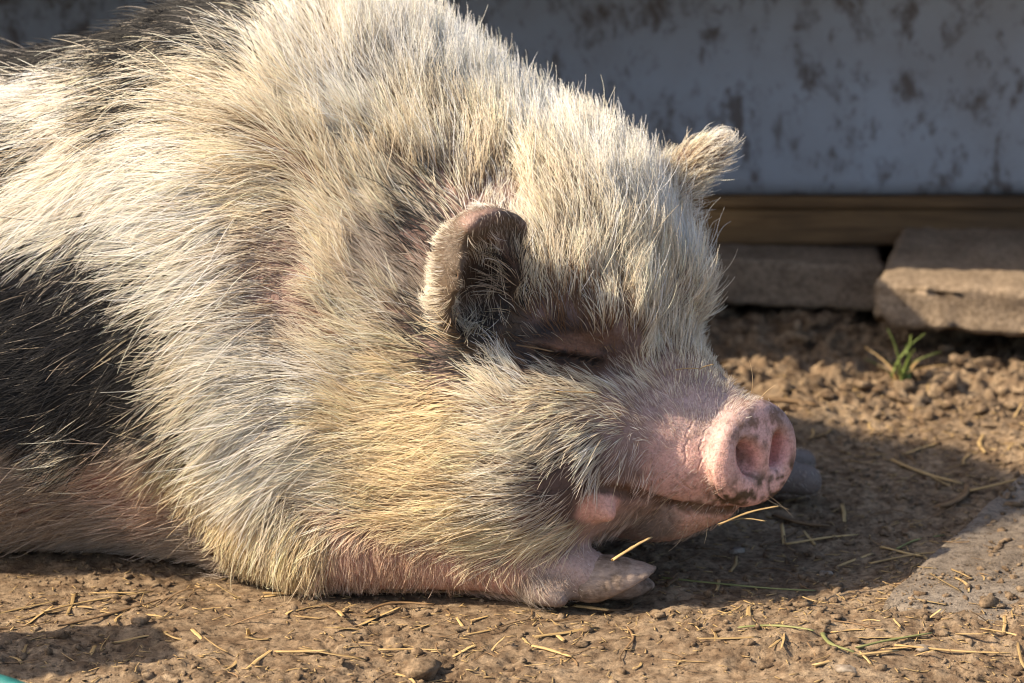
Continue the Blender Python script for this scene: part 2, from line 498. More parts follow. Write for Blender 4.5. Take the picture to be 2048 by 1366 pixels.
    for s in (-1, 1):
        head = ss(head, ell(p, SN+DD*0.005+DL*0.0205*s+UP*0.001, (0.030, 0.0105, 0.0175), frame(DD, 0.10, -0.35*s)), 0.009)
    d = su(d, head, 0.060)
    # near ear: a cup whose hollow looks ahead and outwards
    EF = frame((0.70, -0.71, 0.0), -0.10)
    EC = np.array((-0.032, -0.068, 0.300))
    q = p + (0.0035*np.sin(p[..., 2]*95+1.0)+0.0008*np.sin(p[..., 2]*230))[..., None]*EF[0].astype(np.float32)     # wavy edge
    ear = ell(q, EC, (0.037, 0.043, 0.062), EF)
    ear = su(ear, ell(q, EC+EF[0]*0.014+EF[2]*0.046+EF[1]*0.012, (0.022, 0.040, 0.016), frame(EF[0], 0.0, -0.25)), 0.016)
    pl = (q-(EC+EF[0]*0.017).astype(np.float32)) @ EF[0].astype(np.float32)
    ear = np.maximum(ear, pl) + np.maximum(0, 0.005-np.abs(ear-pl))**2/0.020
    ear = ss(ear, ell(q, EC+EF[0]*0.020-EF[2]*0.010-EF[1]*0.004, (0.035, 0.0320, 0.050), EF), 0.005)
    d = su(d, ear, 0.016)
    # far ear: upright, pointed
    fe = ell(p, (0.164, 0.175, 0.342), (0.056, 0.009, 0.019), frame((0.80, -0.1, 0.0), 0.74))
    d = su(d, fe, 0.014)
    # near foreleg, flat on the ground
    d = su(d, ell(p, (-0.165, -0.020, 0.052), (0.11, 0.060, 0.056), frame((0.95, -0.2, 0), -0.05)), 0.045)
    lg = cap(p, (-0.17, -0.030, 0.047), (0.010, -0.066, 0.040), 0.050, 0.034)
    lg = su(lg, cap(p, (0.010, -0.068, 0.036), (0.050, -0.082, 0.030), 0.031, 0.026), 0.02)
    lg = su(lg, ell(p, (0.064, -0.086, 0.028), (0.034, 0.022, 0.021), frame((0.97, -0.06, 0.0))), 0.014)
    lg = su(lg, ell(p, (0.030, -0.103, 0.015), (0.022, 0.011, 0.014), frame((0.8, -0.3, -0.4))), 0.006)  # dew claw
    d = su(d, lg, 0.014)
    # flattened where it rests on the ground
    fz = 0.004 - p[..., 2]
    d = np.maximum(d, fz) + np.maximum(0, 0.012-np.abs(d-fz))**2/0.048
    return d
GUIDES = [
  (-0.151,0.150,0.484, -0.69,0.58,0.43, 5.5,0.75,1.00,"W"), (-0.082,0.181,0.455, -0.75,0.40,0.52, 5.0,0.75,1.00,"W"), (-0.035,0.148,0.420, -0.70,0.50,0.51, 5.0,0.70,1.00,"W"),
  (0.026,0.112,0.387, -0.59,0.75,0.32, 4.6,0.65,1.00,"W"), (0.072,0.098,0.368, -0.55,0.73,0.40, 5.0,0.60,1.00,"W"), (0.114,0.097,0.340, -0.49,0.59,0.64, 4.6,0.60,1.00,"W"),
  (-0.194,0.091,0.466, -0.75,0.49,0.44, 5.0,0.45,1.00,"W"), (-0.241,0.104,0.478, -0.92,0.34,0.17, 4.5,0.30,1.00,"D"), (-0.290,0.138,0.486, -0.95,0.27,-0.12, 4.0,0.25,0.90,"K"),
  (-0.338,0.148,0.475, -0.94,0.20,-0.28, 4.0,0.20,1.00,"K"), (-0.387,0.160,0.458, -0.93,0.14,-0.35, 4.0,0.15,1.00,"D"), (-0.258,0.148,0.493, -0.97,0.23,-0.01, 4.0,0.30,1.00,"K"),
  (-0.320,0.112,0.467, -0.95,0.25,-0.20, 4.5,0.15,1.00,"D"), (-0.366,0.193,0.472, -0.93,0.06,-0.36, 3.5,0.15,0.90,"K"), (-0.442,0.219,0.446, -0.96,0.01,-0.27, 3.5,0.15,1.00,"K"),
  (-0.480,0.250,0.437, -0.99,-0.02,-0.11, 3.5,0.15,1.00,"K"), (-0.403,0.099,0.427, -0.94,0.14,-0.32, 6.5,0.10,1.00,"W"), (-0.459,0.129,0.421, -0.96,0.07,-0.25, 6.5,0.10,1.00,"W"),
  (-0.317,0.075,0.446, -0.96,0.25,-0.14, 6.5,0.12,1.00,"D"), (-0.260,0.048,0.437, -0.93,0.32,0.18, 6.5,0.16,1.00,"C"), (-0.192,0.032,0.417, -0.73,0.34,0.59, 5.0,0.30,1.00,"C"),
  (-0.138,0.049,0.414, -0.59,0.43,0.68, 5.0,0.35,1.00,"W"), (-0.079,0.053,0.390, -0.54,0.52,0.67, 5.0,0.35,1.00,"C"), (-0.029,0.050,0.372, -0.38,0.74,0.56, 5.0,0.40,1.00,"C"),
  (0.025,0.028,0.349, -0.24,0.75,0.62, 5.5,0.30,1.00,"C"), (0.057,0.010,0.320, -0.24,0.55,0.80, 5.5,0.25,1.00,"C"), (0.103,0.046,0.321, -0.29,0.54,0.79, 5.5,0.25,1.00,"W"),
  (0.143,0.108,0.307, -0.42,0.37,0.83, 5.0,0.25,1.00,"W"), (0.161,0.095,0.276, -0.49,0.46,0.74, 4.5,0.30,1.00,"W"), (-0.441,0.063,0.387, -0.95,0.00,-0.32, 6.5,0.10,1.00,"D"),
  (-0.458,0.084,0.397, -0.96,0.01,-0.28, 4.5,0.12,1.00,"K"), (-0.397,0.040,0.383, -0.92,-0.01,-0.39, 8.0,0.09,1.00,"W"), (-0.326,0.016,0.384, -0.93,-0.02,-0.37, 8.0,0.09,1.00,"W"),
  (-0.272,0.015,0.398, -0.99,0.06,-0.10, 8.0,0.11,1.00,"W"), (-0.222,0.005,0.386, -0.98,0.06,0.20, 6.5,0.16,1.00,"C"), (-0.436,0.017,0.342, -0.86,-0.15,-0.49, 8.0,0.09,1.00,"W"),
  (-0.371,0.002,0.345, -0.87,-0.08,-0.49, 8.0,0.09,1.00,"W"), (-0.347,-0.012,0.330, -0.88,-0.05,-0.47, 6.5,0.08,0.80,"K"), (-0.302,-0.013,0.344, -0.95,-0.01,-0.31, 8.0,0.09,1.00,"W"),
  (-0.248,-0.018,0.345, -0.99,-0.04,-0.14, 8.0,0.09,1.00,"W"), (-0.208,-0.017,0.345, -0.99,-0.00,0.11, 5.0,0.12,0.80,"C"), (-0.185,-0.032,0.316, -0.86,0.22,0.47, 3.5,0.10,0.35,"G"),
  (-0.180,-0.048,0.283, -0.94,0.13,0.32, 3.0,0.10,0.25,"G"), (-0.178,-0.059,0.254, -0.95,0.12,0.29, 3.5,0.10,0.35,"G"), (-0.234,-0.037,0.308, -0.99,-0.05,-0.14, 8.0,0.10,1.00,"W"),
  (-0.279,-0.036,0.303, -0.96,0.02,-0.27, 8.0,0.09,1.00,"W"), (-0.338,-0.028,0.297, -0.90,-0.00,-0.44, 6.5,0.10,1.00,"D"), (-0.407,-0.014,0.300, -0.88,-0.05,-0.46, 4.5,0.15,1.00,"K"),
  (-0.443,-0.025,0.259, -0.95,0.03,-0.31, 4.0,0.15,1.00,"K"), (-0.392,-0.033,0.252, -0.89,0.00,-0.46, 4.5,0.15,1.00,"K"), (-0.338,-0.041,0.254, -0.88,0.05,-0.48, 4.5,0.15,1.00,"K"),
  (-0.306,-0.051,0.233, -0.88,0.09,-0.47, 4.5,0.15,1.00,"K"), (-0.415,-0.023,0.277, -0.92,-0.00,-0.39, 4.5,0.15,1.00,"K"), (-0.369,-0.032,0.270, -0.90,0.01,-0.43, 4.5,0.15,1.00,"K"),
  (-0.325,-0.050,0.182, -0.89,0.20,-0.40, 4.5,0.15,1.00,"K"), (-0.396,-0.032,0.139, -0.96,0.15,-0.23, 4.5,0.12,1.00,"D"), (-0.313,-0.049,0.144, -0.88,0.27,-0.40, 4.5,0.12,1.00,"N"),
  (-0.452,-0.014,0.284, -0.95,0.01,-0.31, 4.5,0.15,1.00,"K"), (-0.287,-0.047,0.265, -0.93,0.05,-0.36, 8.0,0.10,1.00,"D"), (-0.224,-0.053,0.266, -0.98,-0.01,-0.20, 8.0,0.11,1.00,"W"),
  (-0.198,-0.064,0.232, -0.99,0.05,-0.11, 8.0,0.11,1.00,"W"), (-0.256,-0.060,0.222, -0.95,0.08,-0.30, 8.0,0.11,1.00,"C"), (-0.311,-0.052,0.215, -0.89,0.13,-0.43, 6.5,0.12,1.00,"K"),
  (-0.370,-0.042,0.203, -0.92,0.12,-0.37, 4.5,0.15,1.00,"K"), (-0.434,-0.036,0.197, -0.98,0.08,-0.19, 4.5,0.15,1.00,"K"), (-0.418,-0.034,0.154, -1.00,0.07,-0.03, 4.0,0.12,1.00,"K"),
  (-0.349,-0.044,0.161, -0.93,0.22,-0.29, 4.5,0.12,1.00,"K"), (-0.280,-0.059,0.175, -0.88,0.18,-0.44, 6.5,0.12,1.00,"D"), (-0.225,-0.067,0.187, -0.95,0.10,-0.29, 8.0,0.14,1.00,"W"),
  (-0.189,-0.071,0.188, -0.97,0.12,-0.20, 8.0,0.14,1.00,"W"), (-0.249,-0.061,0.138, -0.82,0.20,-0.53, 6.5,0.12,1.00,"C"), (-0.208,-0.067,0.140, -0.83,0.20,-0.52, 8.0,0.15,1.00,"W"),
  (-0.291,-0.049,0.121, -0.82,0.32,-0.48, 4.0,0.10,0.70,"T"), (-0.352,-0.028,0.105, -0.94,0.29,-0.15, 3.5,0.08,0.35,"P"), (-0.439,-0.022,0.117, -1.00,0.06,-0.02, 4.0,0.10,0.80,"N"),
  (-0.445,0.005,0.065, -1.00,0.02,0.02, 4.0,0.08,0.80,"N"), (-0.382,0.013,0.048, -0.99,0.16,0.06, 3.5,0.08,0.70,"N"), (-0.317,-0.025,0.075, -0.94,0.34,-0.09, 3.5,0.08,0.40,"P"),
  (-0.285,-0.030,0.053, -0.77,0.62,-0.13, 3.5,0.10,0.70,"N"), (-0.246,-0.057,0.080, -0.47,0.16,-0.87, 4.0,0.12,0.80,"T"), (-0.209,-0.069,0.084, -0.41,-0.06,-0.91, 5.0,0.18,1.00,"C"),
  (-0.182,-0.082,0.060, -0.34,-0.05,-0.94, 4.5,0.15,1.00,"T"), (-0.214,-0.069,0.046, -0.32,0.32,-0.89, 4.0,0.12,0.90,"T"), (-0.146,0.012,0.375, -0.65,0.35,0.68, 5.0,0.25,1.00,"C"),
  (-0.150,-0.017,0.336, -0.63,0.37,0.68, 5.0,0.20,1.00,"C"), (-0.153,-0.044,0.291, -0.61,0.32,0.72, 5.0,0.20,1.00,"C"), (-0.149,-0.060,0.254, -0.63,0.27,0.73, 5.0,0.18,1.00,"C"),
  (-0.110,-0.002,0.346, -0.68,0.37,0.64, 4.5,0.20,1.00,"C"), (-0.074,-0.002,0.337, -0.80,0.30,0.52, 3.5,0.15,0.80,"D"), (-0.109,-0.033,0.303, -0.81,0.20,0.54, 4.5,0.16,0.90,"G"),
  (-0.078,-0.036,0.290, -0.90,0.14,0.42, 3.2,0.15,0.70,"G"), (-0.100,-0.058,0.254, -0.85,0.22,0.47, 4.5,0.18,0.90,"C"), (-0.135,-0.073,0.216, -0.78,0.25,0.58, 5.0,0.18,1.00,"C"),
  (-0.086,-0.079,0.218, -0.87,0.35,0.34, 4.5,0.15,0.90,"T"), (-0.167,-0.074,0.189, -0.94,0.17,0.30, 5.5,0.20,1.00,"W"), (-0.126,-0.085,0.169, -0.89,0.32,0.33, 5.5,0.16,1.00,"T"),
  (-0.077,-0.100,0.182, -0.94,0.34,-0.04, 5.0,0.15,0.85,"T"), (-0.041,-0.109,0.185, -0.98,0.18,-0.04, 5.0,0.15,0.70,"T"), (-0.167,-0.075,0.152, -0.98,0.21,-0.03, 5.5,0.20,1.00,"W"),
  (-0.055,-0.072,0.244, -0.71,0.49,0.50, 3.5,0.12,0.18,"T"), (-0.033,-0.080,0.237, -0.99,-0.08,0.14, 3.5,0.12,0.12,"K"), (-0.037,-0.092,0.212, -0.99,0.13,0.02, 4.5,0.15,0.40,"T"),
  (-0.011,-0.067,0.251, -0.95,-0.08,0.30, 3.5,0.12,0.22,"T"), (-0.127,-0.086,0.132, -0.91,0.37,0.19, 5.5,0.14,1.00,"C"), (-0.077,-0.110,0.139, -0.92,0.38,-0.06, 5.0,0.13,0.85,"T"),
  (-0.028,-0.123,0.148, -0.99,0.15,-0.02, 4.5,0.13,0.80,"T"), (0.011,-0.126,0.144, -0.99,-0.04,0.10, 4.0,0.13,0.80,"C"), (-0.145,-0.078,0.111, -0.87,0.24,0.43, 5.0,0.14,1.00,"C"),
  (-0.091,-0.097,0.098, -0.88,0.30,0.36, 5.0,0.12,1.00,"T"), (-0.033,-0.121,0.110, -0.98,0.17,0.08, 5.0,0.12,0.85,"T"), (0.016,-0.123,0.107, -1.00,-0.05,-0.06, 4.5,0.12,0.80,"C"),
  (-0.055,-0.100,0.076, -0.95,0.13,0.28, 5.0,0.12,1.00,"T"), (-0.002,-0.106,0.068, -1.00,-0.01,0.08, 5.0,0.12,1.00,"T"), (0.047,-0.105,0.077, -0.93,-0.06,-0.37, 4.0,0.14,0.90,"T"),
  (0.056,-0.117,0.114, -0.88,-0.23,-0.42, 3.2,0.12,0.45,"G"), (0.003,-0.085,0.220, -0.82,0.33,0.47, 3.5,0.18,0.90,"W"), (-0.006,-0.105,0.198, -0.78,0.36,0.51, 4.0,0.15,0.90,"C"),
  (0.034,-0.073,0.216, -0.93,0.12,0.36, 2.0,0.10,0.80,"C"), (0.042,-0.097,0.195, -0.95,-0.16,0.26, 3.5,0.14,0.80,"C"), (0.016,-0.117,0.174, -0.99,-0.06,0.13, 4.0,0.14,0.80,"C"),
  (0.065,-0.102,0.174, -0.90,-0.34,0.26, 3.2,0.13,0.75,"C"), (0.047,-0.117,0.155, -0.94,-0.32,-0.12, 3.5,0.13,0.75,"C"), (0.078,-0.072,0.197, -0.86,-0.18,0.48, 2.6,0.14,0.85,"C"),
  (0.092,-0.081,0.177, -0.84,-0.35,0.42, 2.2,0.12,0.85,"C"), (0.078,-0.104,0.152, -0.72,-0.56,-0.40, 3.0,0.14,0.70,"C"), (0.069,-0.112,0.136, -0.19,-0.17,-0.97, 3.5,0.12,0.60,"W"),
  (0.096,-0.096,0.140, -0.63,-0.53,-0.57, 2.2,0.14,0.50,"G"), (0.034,-0.062,0.236, -0.73,0.08,0.68, 1.2,0.15,0.18,"B"), (0.070,-0.045,0.227, -0.79,0.06,0.60, 1.2,0.15,0.18,"B"),
  (0.098,-0.021,0.216, -0.63,-0.13,0.77, 1.6,0.20,0.30,"B"), (0.043,-0.042,0.250, -0.20,0.19,0.96, 3.0,0.25,0.70,"B"), (0.079,-0.030,0.242, 0.01,-0.06,1.00, 3.5,0.30,0.90,"C"),
  (0.016,-0.041,0.268, -0.57,0.34,0.75, 4.0,0.25,0.60,"C"), (-0.011,-0.053,0.285, -0.81,0.30,0.51, 3.0,0.20,0.50,"G"), (0.025,-0.020,0.295, -0.46,0.40,0.79, 4.5,0.25,0.80,"C"),
  (0.057,-0.022,0.277, -0.20,0.51,0.84, 4.5,0.30,1.00,"C"), (0.093,-0.000,0.281, -0.15,0.68,0.72, 4.5,0.30,1.00,"C"), (0.136,0.045,0.270, -0.07,0.52,0.85, 4.2,0.30,1.00,"C"),
  (0.165,0.056,0.248, 0.19,0.42,0.89, 3.5,0.40,1.00,"C"), (0.116,-0.010,0.246, 0.01,0.29,0.96, 3.8,0.32,1.00,"C"), (0.154,0.029,0.226, -0.31,0.64,0.70, 2.8,0.35,1.00,"C"),
  (0.125,-0.013,0.214, -0.05,0.55,0.83, 2.2,0.30,0.95,"C"), (0.172,0.016,0.206, -0.41,0.76,0.50, 1.6,0.40,1.00,"C"), (0.152,-0.023,0.193, -0.03,0.76,0.65, 1.2,0.35,1.00,"C"),
  (0.189,-0.007,0.188, -0.02,0.96,0.28, 1.0,0.40,1.00,"C"), (0.128,-0.051,0.178, -0.54,0.44,0.72, 0.9,0.25,0.50,"F"), (0.170,-0.042,0.170, 0.06,0.66,0.75, 0.8,0.30,0.75,"F"),
  (0.206,-0.029,0.176, 0.81,0.59,0.05, 0.7,0.40,0.90,"F"), (0.142,-0.065,0.149, -0.66,0.05,0.75, 0.6,0.30,0.40,"F"), (0.182,-0.066,0.149, -0.12,0.62,0.78, 0.3,0.30,0.15,"F"),
  (0.124,-0.077,0.120, -0.72,-0.33,-0.61, 2.0,0.35,0.35,"P"), (0.151,-0.067,0.112, -0.93,-0.10,-0.34, 1.0,0.30,0.30,"P"), (0.182,-0.069,0.108, -0.75,0.63,-0.19, 0.5,0.30,0.20,"F"),
  (0.219,-0.049,0.135, -0.21,-0.26,0.94, 0.2,0.30,0.00,"F"), (0.233,-0.034,0.158, -0.03,0.29,0.96, 0.2,0.50,0.12,"F"), (0.201,-0.068,0.103, -0.18,0.11,-0.98, 0.2,0.50,0.12,"F"),
  (0.239,-0.036,0.102, 0.06,-0.01,-1.00, 0.3,0.50,0.15,"F"), (0.171,-0.049,0.073, -0.87,0.07,-0.48, 0.7,0.25,0.25,"P"), (0.135,-0.043,0.066, -0.87,0.31,-0.38, 0.7,0.22,0.25,"P"),
  (0.102,-0.066,0.074, -0.84,-0.14,-0.52, 1.8,0.20,0.25,"P"), (0.080,-0.109,0.100, -0.71,-0.17,-0.69, 0.8,0.20,0.08,"P"), (0.126,-0.027,0.044, -0.77,0.57,-0.29, 0.7,0.20,0.25,"P"),
  (-0.054,-0.097,0.332, -0.81,0.57,0.16, 0.3,0.40,0.50,"N"), (-0.063,-0.098,0.296, -0.62,0.79,0.03, 1.2,0.45,1.00,"E"), (-0.041,-0.086,0.360, -0.43,0.89,-0.14, 0.4,0.40,0.50,"N"),
  (-0.011,0.017,0.346, -0.18,0.76,0.63, 1.4,0.30,1.00,"W"), (0.012,-0.052,0.344, -0.14,0.30,-0.94, 0.6,0.35,0.60,"N"), (-0.028,-0.086,0.338, -0.09,0.91,-0.41, 2.0,0.50,0.25,"C"),
  (-0.015,-0.056,0.304, 0.53,0.04,-0.85, 2.4,0.45,0.25,"D"), (-0.033,-0.055,0.267, -0.42,-0.49,-0.76, 2.4,0.40,0.70,"C"), (-0.011,-0.056,0.271, 0.37,-0.47,-0.80, 2.4,0.35,0.25,"D"),
  (0.169,0.167,0.361, 0.76,-0.04,0.65, 2.2,0.25,1.30,"C"), (0.178,0.165,0.361, 0.74,-0.02,0.67, 2.4,0.25,1.30,"W"), (0.192,0.165,0.364, 0.77,0.05,0.64, 2.4,0.20,1.30,"W"),
  (-0.146,-0.086,0.043, -0.17,0.14,-0.97, 1.8,0.12,0.80,"P"), (-0.100,-0.090,0.049, -0.09,0.03,-1.00, 1.6,0.12,0.70,"P"), (-0.056,-0.093,0.040, 0.14,0.07,-0.99, 1.5,0.12,0.60,"P"),
  (-0.011,-0.100,0.033, 0.39,0.02,-0.92, 1.4,0.15,0.70,"P"), (0.016,-0.105,0.030, 0.22,-0.16,-0.96, 1.8,0.15,0.80,"G"), (0.043,-0.108,0.036, 0.60,-0.36,-0.71, 0.8,0.15,0.35,"P"),
  (0.070,-0.108,0.036, 0.74,-0.04,-0.67, 0.4,0.15,0.10,"F"), (0.092,-0.098,0.033, 0.52,0.15,-0.84, 0.2,0.15,0.00,"F"), (0.284,0.207,0.026, 0.70,-0.33,-0.64, 0.5,0.15,0.10,"F"),
  (0.291,0.290,0.026, 0.77,-0.34,-0.54, 0.5,0.15,0.10,"F"), (0.007,-0.060,0.231, -0.85,-0.20,0.49, 1.2,0.10,0.18,"B"), (0.025,-0.066,0.230, -0.64,0.77,-0.03, 1.2,0.10,0.18,"B"),
  (0.047,-0.053,0.224, -0.97,-0.21,0.08, 1.2,0.10,0.18,"B"), (0.070,-0.044,0.216, -0.96,-0.29,0.06, 1.2,0.10,0.18,"B"), (0.088,-0.031,0.207, -0.70,-0.35,0.62, 1.2,0.10,0.18,"B"),
  (0.056,-0.048,0.233, -0.74,0.30,0.60, 1.2,0.10,0.18,"B"), (0.029,-0.053,0.243, -0.70,0.57,0.43, 1.5,0.15,0.25,"B"), (0.061,-0.038,0.238, -0.24,0.29,0.93, 1.8,0.20,0.35,"B"),
  (0.093,-0.023,0.226, 0.00,-0.13,0.99, 1.2,0.20,0.18,"B"), (-0.046,-0.079,0.227, -0.97,0.20,0.11, 3.0,0.10,0.18,"K"), (-0.028,-0.087,0.220, -0.98,0.15,0.13, 3.0,0.10,0.26,"K"),
  (-0.068,-0.062,0.250, -0.91,0.41,0.10, 3.0,0.10,0.25,"K"), (-0.019,-0.077,0.240, -0.92,-0.22,0.33, 2.5,0.10,0.13,"K"), (-0.006,-0.061,0.259, -0.81,-0.31,0.50, 2.5,0.12,0.33,"K"),
  (0.007,-0.038,0.276, -0.72,0.06,0.70, 3.0,0.15,0.30,"D"), (-0.002,-0.062,0.305, -0.54,0.05,0.84, 3.0,0.20,0.40,"D"), (0.069,-0.111,0.107, -0.72,-0.14,-0.68, 0.8,0.15,0.03,"P"),
  (0.085,-0.109,0.088, -0.82,0.36,-0.44, 0.8,0.15,0.05,"P"), (0.092,-0.100,0.104, -0.22,-0.68,-0.70, 0.6,0.15,0.05,"P"), (0.087,-0.098,0.117, -0.83,0.10,-0.55, 0.8,0.20,0.06,"P"),
  (0.106,-0.080,0.102, -0.21,-0.74,-0.64, 0.8,0.20,0.15,"P"), (0.065,-0.113,0.122, 0.02,-0.50,-0.87, 1.6,0.15,0.10,"G"), (0.110,-0.085,0.146, -0.62,-0.59,-0.52, 1.5,0.20,0.30,"F"),
  (0.119,-0.069,0.164, -0.76,-0.14,0.64, 1.0,0.20,0.45,"F"), (0.142,-0.070,0.132, -0.91,-0.33,-0.24, 0.6,0.25,0.20,"F"), (0.138,-0.064,0.097, -0.92,-0.03,-0.38, 0.8,0.20,0.20,"P"),
  (0.170,-0.054,0.091, -0.96,0.03,-0.29, 0.5,0.20,0.10,"F"), (0.115,-0.065,0.083, -0.86,-0.12,-0.50, 1.0,0.20,0.35,"P"), (-0.074,-0.012,0.325, -0.79,0.30,0.54, 2.5,0.12,0.40,"K"),
  (-0.065,-0.001,0.336, -0.71,0.40,0.58, 2.5,0.12,0.50,"D"), (-0.067,-0.092,0.285, -0.56,0.83,-0.07, 1.2,0.50,1.20,"E"), (-0.065,-0.094,0.313, -0.51,0.86,-0.02, 1.1,0.50,1.20,"E"),
  (-0.059,-0.089,0.339, -0.59,0.80,0.09, 1.0,0.50,1.20,"E"), (-0.050,-0.107,0.307, 0.84,-0.34,-0.42, 0.5,0.30,0.35,"N"), (-0.042,-0.054,0.276, 0.21,-0.19,-0.96, 1.4,0.30,0.80,"N"),
  (-0.045,-0.104,0.324, 0.90,-0.16,-0.41, 0.5,0.30,0.35,"N"), (-0.024,-0.093,0.362, -0.10,-0.61,-0.79, 0.4,0.30,0.40,"N"), (-0.006,-0.075,0.353, -0.19,0.18,-0.97, 0.5,0.30,0.50,"N"),
  (-0.024,-0.079,0.366, -0.79,0.62,0.00, 1.2,0.35,1.20,"W"), (0.003,0.013,0.340, 0.18,0.75,0.63, 1.6,0.30,1.20,"W"), (0.056,-0.111,0.030, 0.77,-0.01,-0.63, 0.4,0.15,0.08,"F"),
  (0.079,-0.104,0.018, 0.76,0.53,-0.37, 0.3,0.15,0.02,"F"), (0.079,-0.105,0.035, 0.72,-0.01,-0.69, 0.3,0.15,0.02,"F"), (0.061,-0.108,0.041, 0.77,-0.20,-0.60, 0.4,0.15,0.10,"F"),
  (0.034,-0.106,0.035, 0.45,-0.20,-0.87, 0.9,0.15,0.35,"P"), (0.038,-0.115,0.017, 0.32,-0.25,-0.91, 0.5,0.15,0.15,"G"), (-0.265,-0.055,0.248, -0.94,0.04,-0.35, 6.0,0.14,1.00,"C"),
  (-0.279,-0.059,0.203, -0.90,0.13,-0.42, 5.0,0.15,1.00,"D"), (-0.243,-0.065,0.186, -0.92,0.10,-0.37, 6.0,0.15,1.00,"C"), (-0.324,-0.034,0.289, -0.90,0.01,-0.44, 5.0,0.12,1.00,"K"),
  (0.051,-0.120,0.129, -0.55,-0.16,-0.82, 1.5,0.10,0.12,"K"), (0.060,-0.116,0.141, -0.50,-0.31,-0.81, 2.0,0.10,0.25,"G"), (0.047,-0.119,0.110, -0.85,-0.13,-0.51, 2.5,0.10,0.30,"G"),
  (-0.028,-0.056,0.304, 0.29,0.21,-0.93, 1.2,0.30,0.12,"D"), (-0.022,-0.050,0.284, 0.40,0.08,-0.91, 1.5,0.30,0.15,"D"), (0.066,-0.033,0.252, -0.35,0.25,0.90, 2.5,0.20,0.50,"B"),
  (0.007,-0.053,0.243, -0.89,-0.12,0.44, 2.0,0.12,0.30,"K"), (0.102,-0.025,0.203, -0.79,0.02,0.62, 1.8,0.15,0.60,"G"), (0.120,-0.030,0.195, -0.57,0.65,0.49, 1.6,0.20,0.80,"C"),
  (0.029,-0.070,0.220, -0.88,-0.07,0.47, 1.2,0.10,0.18,"B")]
# ---------------------------------------------------------------- pig: polygonise the shape
def surface(fn, lo, hi, h):
    lo = np.array(lo, np.float32)
    n = np.ceil((np.array(hi)-lo)/h).astype(int)+1
    ax = [lo[k]+h*np.arange(n[k], dtype=np.float32) for k in range(3)]
    D = np.empty(n, np.float32)
    for a in range(0, n[0], 8):
        g3 = np.stack(np.meshgrid(ax[0][a:a+8], ax[1], ax[2], indexing='ij'), -1)
        D[a:a+8] = fn(g3)
    S = D < 0
    c = np.zeros(n-1, np.int8)
    for dx in (0, 1):
        for dy in (0, 1):
            for dz in (0, 1):
                c += S[dx:n[0]-1+dx, dy:n[1]-1+dy, dz:n[2]-1+dz]
    act = (c > 0) & (c < 8)
    ids = -np.ones(n-1, np.int64)
    I = np.argwhere(act); ids[act] = np.arange(len(I))
    acc = np.zeros((len(I), 3)); cnt = np.zeros(len(I))
    cr = [(x, y, z) for x in (0, 1) for y in (0, 1) for z in (0, 1)]
    for a in cr:
        for k in range(3):
            if a[k]: continue
            b = list(a); b[k] = 1
            da = D[I[:, 0]+a[0], I[:, 1]+a[1], I[:, 2]+a[2]]
            db = D[I[:, 0]+b[0], I[:, 1]+b[1], I[:, 2]+b[2]]
            m = (da < 0) != (db < 0)
            t = np.where(m, da/(da-db+1e-20), 0)
            q = np.tile(np.array(a, float), (len(I), 1)); q[:, k] += t
            acc[m] += q[m]; cnt[m] += 1
    V = lo + h*(I + acc/cnt[:, None])
    Fs = []
    for k in range(3):
        k1, k2 = (k+1) % 3, (k+2) % 3
        sl = [slice(1, n[0]-1)]*3
        s0 = [slice(1, n[q]-1) for q in range(3)]; s0[k] = slice(0, n[k]-1)
        s1 = [slice(1, n[q]-1) for q in range(3)]; s1[k] = slice(1, n[k])
        A, B = S[tuple(s0)], S[tuple(s1)]
        E = np.argwhere(A != B)
        base = E.copy(); base[:, k1] += 1; base[:, k2] += 1
        def cell(o1, o2):
            q = base.copy(); q[:, k1] -= o1; q[:, k2] -= o2
            return ids[q[:, 0], q[:, 1], q[:, 2]]
        quad = np.stack([cell(1, 1), cell(0, 1), cell(0, 0), cell(1, 0)], -1)
        flip = ~A[E[:, 0], E[:, 1], E[:, 2]]
        quad[flip] = quad[flip][:, ::-1]
        Fs.append(quad)
    return V, np.concatenate(Fs), D, lo, n

def gradn(p, e=0.002):
    """distance and outward normal at points, in blocks"""
    D_, N_ = [], []
    for a in range(0, len(p), 6000):
        q = p[a:a+6000]
        d0 = pig_sdf(q)
        g_ = np.stack([pig_sdf(q+np.eye(3)[k]*e)-d0 for k in range(3)], -1)
        D_.append(d0); N_.append(g_/(np.linalg.norm(g_, axis=-1, keepdims=True)+1e-12))
    return np.concatenate(D_), np.concatenate(N_)

GH = 0.007
PV, PF, GD, GLO, GN = surface(pig_sdf, (-1.20, -0.19, -0.03), (0.37, 0.86, 0.58), GH)

def split_quads(V, F):
    E = np.concatenate([F[:, [k, (k+1) % 4]] for k in range(4)])
    Es = np.sort(E, 1)
    u_, inv = np.unique(Es, axis=0, return_inverse=True)
    inv = inv.ravel()
    em = (V[u_[:, 0]]+V[u_[:, 1]])/2
    fm = V[F].mean(1)
    n0, n1, nf = len(V), len(u_), len(F)
    e = [n0+inv[k*nf:(k+1)*nf] for k in range(4)]
    c = n0+n1+np.arange(nf)
    Q = np.concatenate([np.stack([F[:, k], e[k], c, e[k-1]], -1) for k in range(4)])
    return np.concatenate([V, em, fm]), Q
PV, PF = split_quads(PV, PF)
for it in range(2):
    dst, nrm = gradn(PV)
    PV = PV - nrm*(np.clip(dst, -0.004, 0.004)*0.9)[:, None]
PN = gradn(PV, 0.003)[1]

def blob0(c, r): return np.exp(-(((PV-np.array(c))/np.array(r))**2).sum(1)**2)
